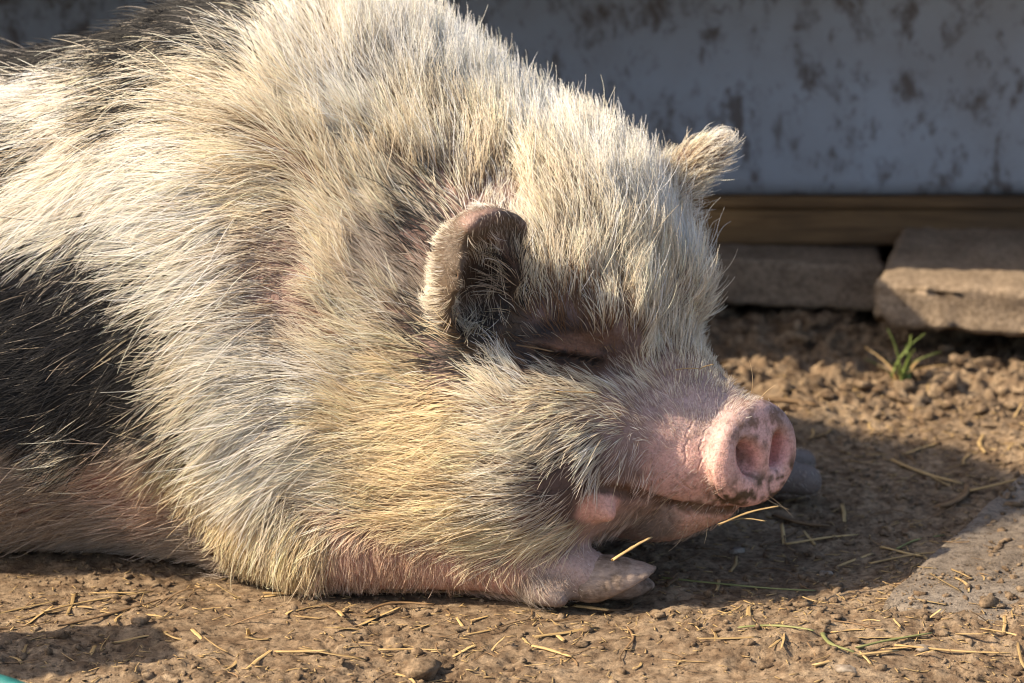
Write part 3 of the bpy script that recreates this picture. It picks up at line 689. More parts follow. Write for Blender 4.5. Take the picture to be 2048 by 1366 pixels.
# skin wrinkles and unevenness in the naked places
mzl = np.exp(-(((PV-hd(-0.05, -0.01, -0.015))/np.array([0.085, 0.075, 0.075]))**2).sum(1)**2)
footw = np.exp(-(((PV-np.array([0.075, -0.085, 0.035]))/np.array([0.07, 0.05, 0.05]))**2).sum(1)**2)
a_h = (PV-SN) @ HF; b_h = (PV-SN) @ HL; c_h = (PV-SN)[:, 2]
wr = noise(np.stack([a_h*3.2, b_h, c_h*0.7], -1), 0.016, 51)
earw = blob0((-0.030, -0.066, 0.303), (0.055, 0.05, 0.07))
eyew = blob0((0.060, -0.050, 0.227), (0.065, 0.05, 0.026))
disp = eyew*(0.0013*noise(PV, 0.010, 58)+0.0008*noise(PV, 0.005, 59)) + earw*(0.0016*noise(PV, 0.014, 56)+0.0009*noise(PV, 0.006, 57)) + mzl*(0.0011*wr+0.0006*noise(PV, 0.006, 52)) + footw*(0.0014*noise(PV, 0.012, 53)+0.0006*noise(PV, 0.005, 54))
for aa, wd_ in ((-0.031, 0.0022), (-0.024, 0.0016), (-0.052, 0.0014)):   # folds behind the nose disc
    ln = a_h-aa-0.012*np.sin(c_h*22+1)*0.5-0.004*noise(PV, 0.02, 55)
    disp -= mzl*0.0022*np.exp(-(ln/wd_)**2)*sstep(-0.045, -0.02, c_h)
PV = PV + PN*disp[:, None]

def blob(c, r, soft=0.5):
    d_ = np.sqrt((((PV-np.array(c))/np.array(r))**2).sum(1)) + 0.16*noise(PV, 0.02, 61)+0.08*noise(PV, 0.007, 62)
    return sstep(1+soft*0.5, 1-soft*0.5, d_)[:, None]

def lay(C, c, m): return C*(1-m)+np.array(c)*m
SKc = np.tile(np.array([0.235, 0.155, 0.130]), (len(PV), 1))
SKc *= (1+0.25*noise(PV, 0.03, 63)+0.15*noise(PV, 0.009, 64))[:, None]
PINK = (0.64, 0.385, 0.335); PALE = (0.62, 0.40, 0.335); DARK = (0.030, 0.020, 0.018); BLACK = (0.016, 0.013, 0.014)
SKc = lay(SKc, (0.50, 0.30, 0.24), blob((-0.10, -0.03, 0.02), (0.24, 0.14, 0.055), 0.8))          # foreleg
SKc = lay(SKc, (0.46, 0.26, 0.21), blob((-0.36, 0.0, 0.085), (0.14, 0.10, 0.055), 0.9))           # flank
SKc = lay(SKc, DARK, blob((0.03, -0.075, 0.232), (0.100, 0.07, 0.031), 0.7))                      # round the eye
SKc = lay(SKc, (0.19, 0.092, 0.050), blob((0.062, -0.052, 0.233), (0.040, 0.05, 0.009), 0.9)*0.8)         # rusty upper lid
SKc = lay(SKc, (0.13, 0.062, 0.034), blob((0.070, -0.050, 0.213), (0.045, 0.05, 0.008), 0.9)*0.7)
for ea, eb in zip(EYE[:-1], EYE[1:]):
    SKc = lay(SKc, (0.012, 0.008, 0.007), sstep(0.0065, 0.003, cap(PV, hd(*ea)-UP*0.004, hd(*eb)-UP*0.004, 0.001, 0.001)+0.0015*noise(PV, 0.006, 65))[:, None])
SKc = lay(SKc, DARK, blob((-0.02, -0.05, 0.285), (0.04, 0.04, 0.045), 0.8))
SKc = lay(SKc, (0.09, 0.06, 0.055), blob((0.050, -0.12, 0.122), (0.035, 0.04, 0.055), 0.9))
SKc = lay(SKc, BLACK, blob((-0.42, 0.02, 0.22), (0.17, 0.16, 0.075), 0.6))
SKc = lay(SKc, BLACK, blob((-0.46, 0.30, 0.47), (0.20, 0.16, 0.10), 0.6))
SKc = lay(SKc, (0.095, 0.066, 0.043), blob((-0.032, -0.062, 0.30), (0.06, 0.06, 0.075), 0.4)*(1-blob((-0.014, -0.075, 0.292), (0.03, 0.03, 0.045), 0.6)))
SKc = lay(SKc, PINK, blob(hd(-0.055, -0.005, -0.010), (0.10, 0.085, 0.066), 0.45))
SKc = lay(SKc, (0.66, 0.40, 0.315), blob(hd(-0.10, -0.03, -0.060), (0.10, 0.075, 0.042), 0.5))
SKc = lay(SKc, (0.60, 0.34, 0.28), blob((0.082, -0.108, 0.095), (0.024, 0.022, 0.020), 0.5))
SKc = lay(SKc, (0.33, 0.255, 0.25), blob(hd(-0.060, 0.0, 0.030), (0.085, 0.062, 0.036), 0.9))     # greyish bridge
SKc = lay(SKc, (0.58, 0.41, 0.41), blob(hd(-0.10, -0.045, 0.022), (0.030, 0.03, 0.022), 0.9)*0.7)  # pale lavender highlight painted into the skin on the muzzle's side
SKc = lay(SKc, (0.70, 0.42, 0.375), blob(hd(0.002, 0, -0.004), (0.020, 0.055, 0.048), 0.4)*0.8)
SKc = lay(SKc, (0.36, 0.27, 0.245), footw[:, None]*0.9)
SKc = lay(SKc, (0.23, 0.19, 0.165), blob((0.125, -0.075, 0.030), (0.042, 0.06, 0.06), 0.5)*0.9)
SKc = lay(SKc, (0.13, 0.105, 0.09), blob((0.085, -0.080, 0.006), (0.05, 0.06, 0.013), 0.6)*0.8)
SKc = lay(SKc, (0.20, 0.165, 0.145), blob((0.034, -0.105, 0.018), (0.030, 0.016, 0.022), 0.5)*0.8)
SKc = lay(SKc, (0.17, 0.14, 0.125), blob((0.28, 0.26, 0.03), (0.07, 0.09, 0.05), 0.6))
for ma, mb in MOUTH:
    SKc = lay(SKc, (0.10, 0.055, 0.035), sstep(0.006, 0.002, cap(PV, ma, mb, 0.002, 0.002)+0.002*noise(PV, 0.006, 69))[:, None]*0.85)
# earth stuck to the nose
mn = sstep(-0.15, 0.35, noise(PV, 0.008, 66)+0.6*noise(PV, 0.0038, 67))[:, None]
MUD = (0.085, 0.055, 0.032)
SKc = lay(SKc, MUD, blob(hd(-0.002, -0.018, -0.036), (0.036, 0.030, 0.024), 0.8)*mn)
SKc = lay(SKc, MUD, blob(hd(0.002, 0.030, -0.034), (0.030, 0.026, 0.026), 0.9)*mn)
SKc = lay(SKc, (0.17, 0.095, 0.06), blob(hd(0.000, 0.0, 0.030), (0.034, 0.048, 0.024), 0.9)*mn*0.85)
SKc = lay(SKc, (0.14, 0.085, 0.05), blob(hd(-0.06, -0.03, -0.046), (0.065, 0.05, 0.008), 0.9)*mn)
sp = sstep(0.30, 0.60, noise(PV, 0.0055, 68)+0.3*noise(PV, 0.03, 70))[:, None]
SKc = lay(SKc, (0.16, 0.11, 0.085), sp*mzl[:, None]*0.65)
for s_ in (-1, 1):
    SKc = lay(SKc, (0.66, 0.33, 0.30), blob(hd(-0.006, 0.0215*s_, 0.0), (0.020, 0.012, 0.017), 0.6)*0.7)
SKc = np.clip(SKc, 0.006, 0.8)

sk = Mat('pig_skin')
at = sk.n('ShaderNodeVertexColor', layer_name='skin').outputs['Color']
co = sk.coord()
fine = sk.noise(380, 4, 0.65, co)
vor = sk.n('ShaderNodeTexVoronoi', Scale=520.0, feature='F1'); sk.l(co, vor.inputs['Vector'])
tint = sk.ramp(fine, [(0.3, (0.66, 0.60, 0.58)), (0.55, (1.0, 1.0, 1.0)), (0.75, (1.12, 1.08, 1.06))])
nb = sk.bump(fine, 0.35, 0.0010)
nb = sk.bump(vor.outputs['Distance'], 0.35, 0.0008, nb)
# creases across the muzzle behind the nose disc, wrinkled lid and ear skin
dt = sk.n('ShaderNodeVectorMath', operation='DOT_PRODUCT'); sk.l(co, dt.inputs[0]); dt.inputs[1].default_value = tuple(HF)
nz = sk.noise(28, 3, 0.6, co)
ad = sk.n('ShaderNodeMath', operation='MULTIPLY_ADD'); sk.l(nz, ad.inputs[0]); ad.inputs[1].default_value = 0.030; sk.l(dt.outputs['Value'], ad.inputs[2])
mr_ = sk.n('ShaderNodeMapRange'); sk.l(ad.outputs[0], mr_.inputs['Value'])
base_ = float(SN @ HF)+0.015
mr_.inputs['From Min'].default_value = base_-0.085; mr_.inputs['From Max'].default_value = base_-0.010
W3 = (1, 1, 1)
cre = sk.ramp(mr_.outputs[0], [(0.0, W3), (0.30, W3), (0.325, (0.45,)*3), (0.35, W3), (0.52, W3), (0.545, (0.25,)*3), (0.57, W3), (0.70, W3), (0.725, (0.05,)*3), (0.75, W3), (0.80, (0.35,)*3), (0.82, W3)])
fm_ = sk.n('ShaderNodeVertexColor', layer_name='folds').outputs['Color']
sx = sk.n('ShaderNodeSeparateColor'); sk.l(fm_, sx.inputs[0])
nb = sk.bump(sk.mix(sx.outputs[0], (1.0, 1.0, 1.0), cre), 0.6, 0.0026, nb)
wrk = sk.noise(150, 4, 0.6, co, 1.5)
mxx = sk.n('ShaderNodeMath', operation='MAXIMUM'); sk.l(sx.outputs[1], mxx.inputs[0]); sk.l(sx.outputs[2], mxx.inputs[1])
nb = sk.bump(sk.mix(mxx.outputs[0], (0.5, 0.5, 0.5), wrk), 0.8, 0.0035, nb)
M_SKIN = sk.done(sk.mix(1.0, at, tint, 'MULTIPLY'), sk.ramp(sk.noise(120, 3, 0.6, co), [(0.3, (0.48,)*3), (0.7, (0.72,)*3)]), nb, 0.35)
sk.b.inputs['Subsurface Weight'].default_value = 0.18
sk.b.inputs['Subsurface Radius'].default_value = (0.010, 0.004, 0.002)
sk.b.inputs['Subsurface Scale'].default_value = 0.6

pm = mesh_np('pig', PV, PF)
vcol(pm, 'skin', SKc)
vcol(pm, 'folds', np.stack([mzl, eyew, earw], -1))
pig = link('pig', pm, M_SKIN)
tag(pig, 'cream and black hairy pig asleep on the soil with its pink snout out', 'pig')

# ---------------------------------------------------------------- pig: coat
G_P = np.array([g_[:3] for g_ in GUIDES]); G_D = np.array([g_[3:6] for g_ in GUIDES])
G_S = np.array([g_[6:9] for g_ in GUIDES]); G_C = [g_[9] for g_ in GUIDES]
KEY = {'W': (0.89, 0.835, 0.735), 'C': (0.80, 0.71, 0.565), 'T': (0.77, 0.64, 0.44), 'D': (0.30, 0.245, 0.19), 'K': (0.012, 0.0105, 0.012),
       'G': (0.56, 0.48, 0.40), 'P': (0.72, 0.54, 0.42), 'N': (0.44, 0.36, 0.29), 'B': (0.20, 0.11, 0.055), 'F': (0.74, 0.64, 0.57), 'E': (0.80, 0.72, 0.58)}
MET = np.array([1.0, 0.55, 1.0])

def guide_w(P, power=3.0):
    A = (P*MET*100).astype(np.float32); B = (G_P*MET*100).astype(np.float32)
    d2 = np.maximum((A*A).sum(1)[:, None]+(B*B).sum(1)[None]-2*(A @ B.T), 0)+np.float32(0.36)
    w_ = 1.0/(d2*d2*d2)
    w_ /= w_.sum(1, keepdims=True)
    return w_

GG = np.stack(np.gradient(GD, GH), -1)
def grid_at(P, want_n=True):
    q = (P-GLO)/GH
    q = np.clip(q, 0, np.array(GN)-1.001)
    i_ = q.astype(int); f_ = q-i_
    d_ = 0; n_ = 0
    for dx in (0, 1):
        for dy in (0, 1):
            for dz in (0, 1):
                w_ = (f_[:, 0] if dx else 1-f_[:, 0])*(f_[:, 1] if dy else 1-f_[:, 1])*(f_[:, 2] if dz else 1-f_[:, 2])
                k_ = (i_[:, 0]+dx, i_[:, 1]+dy, i_[:, 2]+dz)
                d_ = d_ + w_*GD[k_]
                if want_n: n_ = n_ + w_[:, None]*GG[k_]
    if want_n:
        n_ = n_/(np.linalg.norm(n_, axis=1, keepdims=True)+1e-9)
    return d_, n_

def worley(P, cell, seed):
    I0 = np.floor(P/cell).astype(np.int64)
    best = np.full(len(P), 1e9); bp = np.zeros_like(P); bid = np.zeros(len(P))
    for dx in (-1, 0, 1):
        for dy in (-1, 0, 1):
            for dz in (-1, 0, 1):
                J = I0+np.array([dx, dy, dz])
                c_ = np.stack([_h(J[:, 0], J[:, 1], J[:, 2], seed+k) for k in range(3)], -1)
                c_ = (J+c_)*cell
                d_ = ((P-c_)**2).sum(1)
                m_ = d_ < best
                best[m_] = d_[m_]; bp[m_] = c_[m_]; bid[m_] = _h(J[m_, 0], J[m_, 1], J[m_, 2], seed+7)
    return bp, bid

def scatter(n_try):
    T = np.concatenate([PF[:, [0, 1, 2]], PF[:, [0, 2, 3]]])
    a, b, c = PV[T[:, 0]], PV[T[:, 1]], PV[T[:, 2]]
    ar = np.linalg.norm(np.cross(b-a, c-a), axis=1)
    ctr = (a+b+c)/3
    nn = PN[T[:, 0]]
    tow = np.array([0.0, -2.9, 1.0])-ctr; tow /= np.linalg.norm(tow, axis=1, keepdims=True)
    vis = (nn*tow).sum(1)
    wgt = ar*np.where(vis > -0.25, 1.0, 0.22)*np.where(ctr[:, 0] < -0.56, 0.30, 1.0)*np.where(ctr[:, 2] < 0.007, 0.0, 1.0)
    cdf = np.cumsum(wgt); cdf /= cdf[-1]
    k = np.searchsorted(cdf, RNG.random(n_try))
    u_, v_ = RNG.random(n_try), RNG.random(n_try)
    m_ = u_+v_ > 1; u_[m_], v_[m_] = 1-u_[m_], 1-v_[m_]
    return a[k]+(b[k]-a[k])*u_[:, None]+(c[k]-a[k])*v_[:, None]

def grow(R0, M, len_mul=1.0, lift_add=0.0, jitter=0.11, clump=1.0, power=3.0):
    n_ = len(R0)
    W_ = guide_w(R0, power)
    dirs = W_ @ G_D
    S_ = W_ @ G_S
    L = S_[:, 0]*0.01*len_mul*RNG.uniform(0.65, 1.25, n_)
    lift = np.clip(S_[:, 1]+lift_add, 0.03, 1.0)
    # colour: one guide's colour per hair, picked by lock so that borders fray in tufts
    c1_, id1 = worley(R0, 0.0145, 101)
    c2_, id2 = worley(R0, 0.0050, 131)
    rnd = 0.55*noise(np.stack([id1*91.7, id1*37.1+R0[:, 0]*0], -1), 1.0, 3) + 0.45*RNG.normal(0, 0.6, n_)
    Wc = guide_w(R0 + (c1_-R0)*0.7 + RNG.normal(0, 0.007, R0.shape))
    pick = Wc.argmax(1)
    base = np.array([KEY[c] for c in G_C])[pick]
    isK = np.array([c == 'K' for c in G_C])[pick]; isD = np.array([c == 'D' for c in G_C])[pick]
    dk = isD & (RNG.random(n_) < 0.5)
    base[dk] = KEY['K']
    lt = isD & ~dk
    base[lt] = KEY['C']
    sw = isK & (RNG.random(n_) < 0.05)
    base[sw] = (0.40, 0.34, 0.28)
    val = np.exp(0.20*RNG.normal(0, 1, n_)+0.20*rnd+0.10*noise(R0, 0.03, 71))
    colr = base*val[:, None]
    warm = RNG.normal(0, 0.05, n_)+0.05*noise(R0, 0.05, 72)
    colr = np.clip(colr*np.stack([1+0*warm, 1-0.5*warm, 1-1.4*warm], -1), 0.004, 0.88)
    P = np.empty((n_, M, 3)); P[:, 0] = R0
    d0, n0 = grid_at(R0)
    P[:, 0] -= n0*0.0012
    ang = 0.30*noise(R0, 0.045, 73)+0.16*noise(R0, 0.014, 74)+0.36*(id1-0.5)+0.16*(id2-0.5)+RNG.normal(0, jitter, n_)
    t = dirs-n0*(dirs*n0).sum(1, keepdims=True); t /= np.linalg.norm(t, axis=1, keepdims=True)+1e-9
    sd = np.cross(n0, t)
    t = t*np.cos(ang)[:, None]+sd*np.sin(ang)[:, None]
    wob = RNG.normal(0, 0.10, n_)+0.10*noise(R0, 0.02, 76)
    th0 = lift*1.35*np.exp(RNG.normal(0, 0.22, n_))*(0.55+0.9*_h((id1*1e6).astype(np.int64), 0, 0, 5)*clump+0.45*(1-clump))+0.02
    p = P[:, 0].copy(); nn = n0
    for k in range(1, M):
        s = k/(M-1)
        t = t-nn*(t*nn).sum(1, keepdims=True); t /= np.linalg.norm(t, axis=1, keepdims=True)+1e-9
        sd = np.cross(nn, t)
        t = t+sd*(wob*0.35)[:, None]; t /= np.linalg.norm(t, axis=1, keepdims=True)
        th = np.minimum(th0*(1.45-0.85*s), 1.45)
        sag = np.zeros((n_, 3)); sag[:, 2] = -0.22*s*(lift < 0.4)
        dv = t*np.cos(th)[:, None]+nn*np.sin(th)[:, None]+sag
        dv /= np.linalg.norm(dv, axis=1, keepdims=True)
        p = p+dv*(L/(M-1))[:, None]
        d_, nn = grid_at(p)
        low = 0.0010+0.004*s*lift
        p = p+nn*np.maximum(0, low-d_)[:, None]
        p[:, 2] = np.maximum(p[:, 2], 0.002)
        P[:, k] = p
    # locks: hairs lean together towards their tips
    for cc_, amt in ((c1_, 0.60*clump), (c2_, 0.62*clump)):
        off = R0-cc_
        off = off-n0*(off*n0).sum(1, keepdims=True)
        am = amt*np.clip(L/0.03, 0, 1)*RNG.uniform(0.6, 1.1, n_)
        for k in range(1, M):
            s = k/(M-1)
            P[:, k] -= off*(am*s**1.3)[:, None]
    d_, n2 = grid_at(P[:, 1:].reshape(-1, 3))
    q_ = P[:, 1:].reshape(-1, 3)+n2*np.clip(0.0006-d_, 0, 0.02)[:, None]
    P[:, 1:] = q_.reshape(n_, M-1, 3)
    return P, colr, L, S_[:, 2]

def curves_obj(name, P, C, R, mat, parent):
    n_, M = P.shape[:2]
    cu = bpy.data.hair_curves.new(name)
    cu.add_curves([M]*n_)
    cu.attributes['position'].data.foreach_set('vector', P.astype(np.float32).ravel())
    ra = cu.attributes.get('radius') or cu.attributes.new('radius', 'FLOAT', 'POINT')
    ra.data.foreach_set('value', R.astype(np.float32).ravel())
    ca = cu.attributes.new('tone', 'FLOAT_COLOR', 'CURVE')
    c4 = np.ones((n_, 4), np.float32); c4[:, :3] = C
    ca.data.foreach_set('color', c4.ravel())
    cu.materials.append(mat)
    o = bpy.data.objects.new(name, cu); COL.objects.link(o); o.parent = parent
    return o

hm = bpy.data.materials.new('bristle'); hm.use_nodes = True
hn, hl = hm.node_tree.nodes, hm.node_tree.links
hn.clear()
ho = hn.new('ShaderNodeOutputMaterial')
ha = hn.new('ShaderNodeAttribute'); ha.attribute_name = 'tone'; ha.attribute_type = 'GEOMETRY'
hd_ = hn.new('ShaderNodeBsdfDiffuse'); ht = hn.new('ShaderNodeBsdfTranslucent'); hr = hn.new('ShaderNodeBsdfHair')
hr.component = 'Reflection'
hr.inputs['RoughnessU'].default_value = 0.22; hr.inputs['RoughnessV'].default_value = 0.5; hr.inputs['Offset'].default_value = math.radians(-4)
hr.inputs['Color'].default_value = (0.75, 0.74, 0.72, 1)
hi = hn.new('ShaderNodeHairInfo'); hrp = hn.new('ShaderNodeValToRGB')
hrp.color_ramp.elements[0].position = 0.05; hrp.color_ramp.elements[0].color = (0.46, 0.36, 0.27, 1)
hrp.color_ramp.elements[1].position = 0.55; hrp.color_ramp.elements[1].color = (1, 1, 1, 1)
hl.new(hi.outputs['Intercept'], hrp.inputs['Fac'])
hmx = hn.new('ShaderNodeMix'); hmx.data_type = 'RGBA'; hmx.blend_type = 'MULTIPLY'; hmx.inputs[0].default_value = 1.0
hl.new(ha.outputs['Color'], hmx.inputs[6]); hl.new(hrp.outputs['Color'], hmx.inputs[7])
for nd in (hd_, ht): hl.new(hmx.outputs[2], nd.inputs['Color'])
hx = hn.new('ShaderNodeMixShader'); hx.inputs[0].default_value = 0.42
hl.new(hd_.outputs[0], hx.inputs[1]); hl.new(ht.outputs[0], hx.inputs[2])
hy = hn.new('ShaderNodeMixShader'); hy.inputs[0].default_value = 0.045
hl.new(hx.outputs[0], hy.inputs[1]); hl.new(hr.outputs[0], hy.inputs[2])
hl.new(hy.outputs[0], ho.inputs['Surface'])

def width(M, root, tip):
    s = np.linspace(0, 1, M)
    return root+(tip-root)*s**1.6

R0 = scatter(255000)
R0 = R0[RNG.random(len(R0)) < np.clip(guide_w(R0) @ G_S[:, 2]*(0.80+0.55*noise(R0, 0.018, 81)+0.3*noise(R0, 0.05, 82)), 0, 1)]
nose = (np.abs((R0-SN) @ HF-0.005) < 0.014) & (np.linalg.norm((R0-SN)-np.outer((R0-SN) @ HF, HF), axis=1) < 0.05)
R0 = R0[~nose]
Pf, Cf, Lf, Df = grow(R0, 8)
thin = np.clip(Lf/0.03, 0.35, 1.0)*RNG.uniform(0.75, 1.2, len(Lf))
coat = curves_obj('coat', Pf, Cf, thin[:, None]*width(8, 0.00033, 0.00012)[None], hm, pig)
tag(coat, 'cream bristles with black patches', kind='stuff')
# stray long bristles
R1 = scatter(6000)
R1 = R1[RNG.random(len(R1)) < np.clip(guide_w(R1) @ G_S[:, 2], 0, 1)*np.clip((guide_w(R1) @ G_S[:, 0])/4.0, 0, 1)]
Pg, Cg, Lg, Dg = grow(R1, 9, 1.25, 0.16, 0.28, 0.15)
gb = curves_obj('guard_hairs', Pg, np.clip(Cg*1.08, 0, 0.88), np.tile(width(9, 0.00036, 0.00010), (len(Pg), 1)), hm, pig)
tag(gb, 'longer stray bristles standing out of the coat', kind='stuff')

# ---------------------------------------------------------------- hooves of the near foreleg
hv = Mat('hoof_horn')
co = hv.coord()
mp = hv.n('ShaderNodeMapping'); mp.inputs['Scale'].default_value = (0.35, 1, 1); hv.l(co, mp.inputs['Vector'])
hg = hv.noise(300, 5, 0.7, mp.outputs[0])
M_HOOF = hv.done(hv.mix(1.0, hv.ramp(hv.noise(40, 5, 0.65, co), [(0.36, (0.085, 0.060, 0.042)), (0.50, (0.26, 0.20, 0.165)), (0.72, (0.36, 0.285, 0.25))]),
                 hv.ramp(hg, [(0.3, (0.55, 0.52, 0.5)), (0.6, (1, 1, 1))]), 'MULTIPLY'), 0.65, hv.bump(hg, 0.6, 0.0015), 0.3)
def hoof(cen, r, tip, sole_p, sole_n, lo, hi):
    sn = np.array(sole_n, float); sn /= np.linalg.norm(sn)
    def f(p):
        d_ = ell(p, cen, r, frame((0.98, -0.06, 0.0), 0.06))
        d_ = su(d_, ell(p, tip, (0.022, r[1]*0.66, r[2]*0.46), frame((0.98, -0.1, 0.0), 0.10)), 0.012)
        d_ = d_ + 0.00025*np.sin(p[..., 0]*520+p[..., 2]*160).astype(np.float32)+0.0005*np.sin(p[..., 0]*150+p[..., 2]*60+1).astype(np.float32)
        s_ = (p-np.array(sole_p, np.float32)) @ sn.astype(np.float32)
        d_ = np.maximum(d_, s_)
        return np.maximum(d_, 0.001-p[..., 2])
    v_, f_, _, _, _ = surface(f, lo, hi, 0.0022)
    return link('hoof', mesh_np('hoof', v_, f_), M_HOOF, pig)
hoof((0.080, -0.089, 0.026), (0.042, 0.0235, 0.0215), (0.112, -0.092, 0.030), (0.085, -0.105, 0.0115), (0.50, -0.10, -0.86), (0.03, -0.125, -0.004), (0.14, -0.05, 0.06))
hoof((0.084, -0.070, 0.017), (0.036, 0.020, 0.016), (0.108, -0.070, 0.012), (0.085, -0.07, 0.002), (0.0, 0.0, -1.0), (0.03, -0.105, -0.004), (0.14, -0.035, 0.05))
# ---------------------------------------------------------------- teal feed bowl at the lower left corner
tl_ = Mat('teal_plastic')
M_TEAL = tl_.done(tl_.ramp(tl_.noise(60, 4, 0.6), [(0.35, (0.012, 0.10, 0.098)), (0.7, (0.03, 0.16, 0.15))]), 0.45, None, 0.4)
prof = [(0.0, 0.006), (0.100, 0.006), (0.112, 0.018), (0.124, 0.050), (0.131, 0.060), (0.139, 0.061), (0.142, 0.056), (0.138, 0.048), (0.131, 0.040), (0.120, 0.004), (0.110, 0.0), (0.0, 0.0)]
na = 56
BV, BFc = [], []
for r_, z_ in prof:
    for k in range(na):
        a_ = 2*math.pi*k/na; BV.append((r_*math.cos(a_), r_*math.sin(a_), z_))
for j in range(len(prof)-1):
    for k in range(na):
        BFc.append((j*na+k, j*na+(k+1) % na, (j+1)*na+(k+1) % na, (j+1)*na+k))
bowl = link('feed_bowl', mesh_np('feed_bowl', BV, BFc), M_TEAL)
bowl.location = (-0.486, -0.532, gz_at(-0.48, -0.52)); bowl.rotation_euler = (0, 0, 0.3)
tag(bowl, 'teal plastic feed bowl cut off by the lower left corner', 'bowl')

# unseen stake added past the left edge to cast the lower left corner's shadow
stake = link('shadow_stake', slab_mesh('shadow_stake', 0.13, 0.10, 0.34, 91, bev=0.012, chip=0.003), M_WOOD)
stake.location = (-0.735, -0.290, -0.01); stake.rotation_euler = (0.03, 0.04, 0.4)
tag(stake, 'short brown wooden stake added out of view to shade the lower left corner', 'stake')

# ---------------------------------------------------------------- straw
def straw_mat(name, a, b):
    m_ = Mat(name)
    co_ = m_.coord()
    mp_ = m_.n('ShaderNodeMapping'); mp_.inputs['Scale'].default_value = (25, 400, 400); m_.l(co_, mp_.inputs['Vector'])
    oi = m_.n('ShaderNodeObjectInfo').outputs['Random']
    hv = m_.n('ShaderNodeHueSaturation')
    mr = m_.n('ShaderNodeMapRange'); m_.l(oi, mr.inputs['Value']); mr.inputs['To Min'].default_value = 0.55; mr.inputs['To Max'].default_value = 1.15
    m_.l(mr.outputs[0], hv.inputs['Value'])
    m_.l(m_.ramp(m_.noise(1.0, 3, 0.6, mp_.outputs[0]), [(0.3, a), (0.7, b)]), hv.inputs['Color'])
    return m_.done(hv.outputs['Color'], 0.6, None, 0.35)
M_STRAW = straw_mat('dry_straw', (0.30, 0.185, 0.075), (0.50, 0.36, 0.17))
M_BARK = straw_mat('brown_stem', (0.12, 0.070, 0.034), (0.24, 0.15, 0.075))
M_GREENST = straw_mat('green_stem', (0.13, 0.14, 0.045), (0.25, 0.25, 0.10))
M_BLADE = straw_mat('grass_blade', (0.10, 0.145, 0.028), (0.20, 0.26, 0.07))

def stalk_mesh(name, L, r, bend=0.1, seed=0, flat=0.5, node=True, taper=0.75, seg=9, sides=6, kink=0.0):
    """a hollow-looking stalk along +x, centred, lying on z=0: flattened tube, a joint, split ends"""
    rg = np.random.default_rng(seed)
    ts = np.linspace(0, 1, seg)
    ph = rg.uniform(0, 6.28)
    cx_ = (ts-0.5)*L
    cy_ = bend*L*(np.sin(ts*math.pi)-0.6)+0.005*L*np.sin(ts*9+ph)
    cz_ = r*flat+0.04*L*np.abs(bend)*(1-np.sin(ts*math.pi))
    if kink: cz_ = cz_+kink*L*np.maximum(0, ts-0.55)
    V_ = []
    for j, t_ in enumerate(ts):
        rr = r*(1-(1-taper)*t_)
        if node and j == seg//2: rr *= 1.25
        for k in range(sides):
            a_ = 2*math.pi*k/sides
            jag = rg.normal(0, r*0.9) if j in (0, seg-1) else 0
            V_.append((cx_[j]+jag, cy_[j]+rr*math.cos(a_), cz_[j]+rr*flat*math.sin(a_)))
    F_ = [(j*sides+k, j*sides+(k+1) % sides, (j+1)*sides+(k+1) % sides, (j+1)*sides+k) for j in range(seg-1) for k in range(sides)]
    V_ += [(cx_[0]+r*0.4, cy_[0], cz_[0]), (cx_[-1]-r*0.4, cy_[-1], cz_[-1])]
    n_ = len(V_)
    F_ += [(n_-2, (k+1) % sides, k, k) for k in range(sides)]
    F_ += [(n_-1, (seg-1)*sides+k, (seg-1)*sides+(k+1) % sides, (seg-1)*sides+(k+1) % sides) for k in range(sides)]
    me = bpy.data.meshes.new(name)
    me.from_pydata(V_, [], [tuple(dict.fromkeys(f_)) for f_ in F_])
    me.polygons.foreach_set('use_smooth', np.ones(len(me.polygons), bool))
    me.update()
    return me

def lay_stalk(name, me, mat, x, y, yaw, label, cat='straw', group=None, dz=0.0, pitch=0.0, roll=0.0):
    o = link(name, me, None)
    if not me.materials: me.materials.append(mat)
    o.location = (x, y, gz_at(x, y)+0.0015+dz)
    o.rotation_euler = (roll, pitch, yaw)
    tag(o, label, cat, group)
    return o

def seg_stalk(name, a, b, r, mat, label, bend=0.05, seed=1, cat='straw', group=None, flat=0.5, kink=0.0, zs_=None):
    """a stalk running between two ground points (or 3-D points)"""
    a = np.array(a, float); b = np.array(b, float)
    if len(a) == 2:
        a = np.array([*a, gz_at(*a)+0.002]); b = np.array([*b, gz_at(*b)+0.002])
    L = float(np.linalg.norm(b-a))
    me = stalk_mesh(name, L, r, bend, seed, flat, kink=kink)
    me.materials.append(mat)
    o = link(name, me)
    d_ = (b-a)/L
    o.location = (a+b)/2
    o.rotation_euler = (0, -math.asin(d_[2]), math.atan2(d_[1], d_[0]))
    tag(o, label, cat, group)
    return o

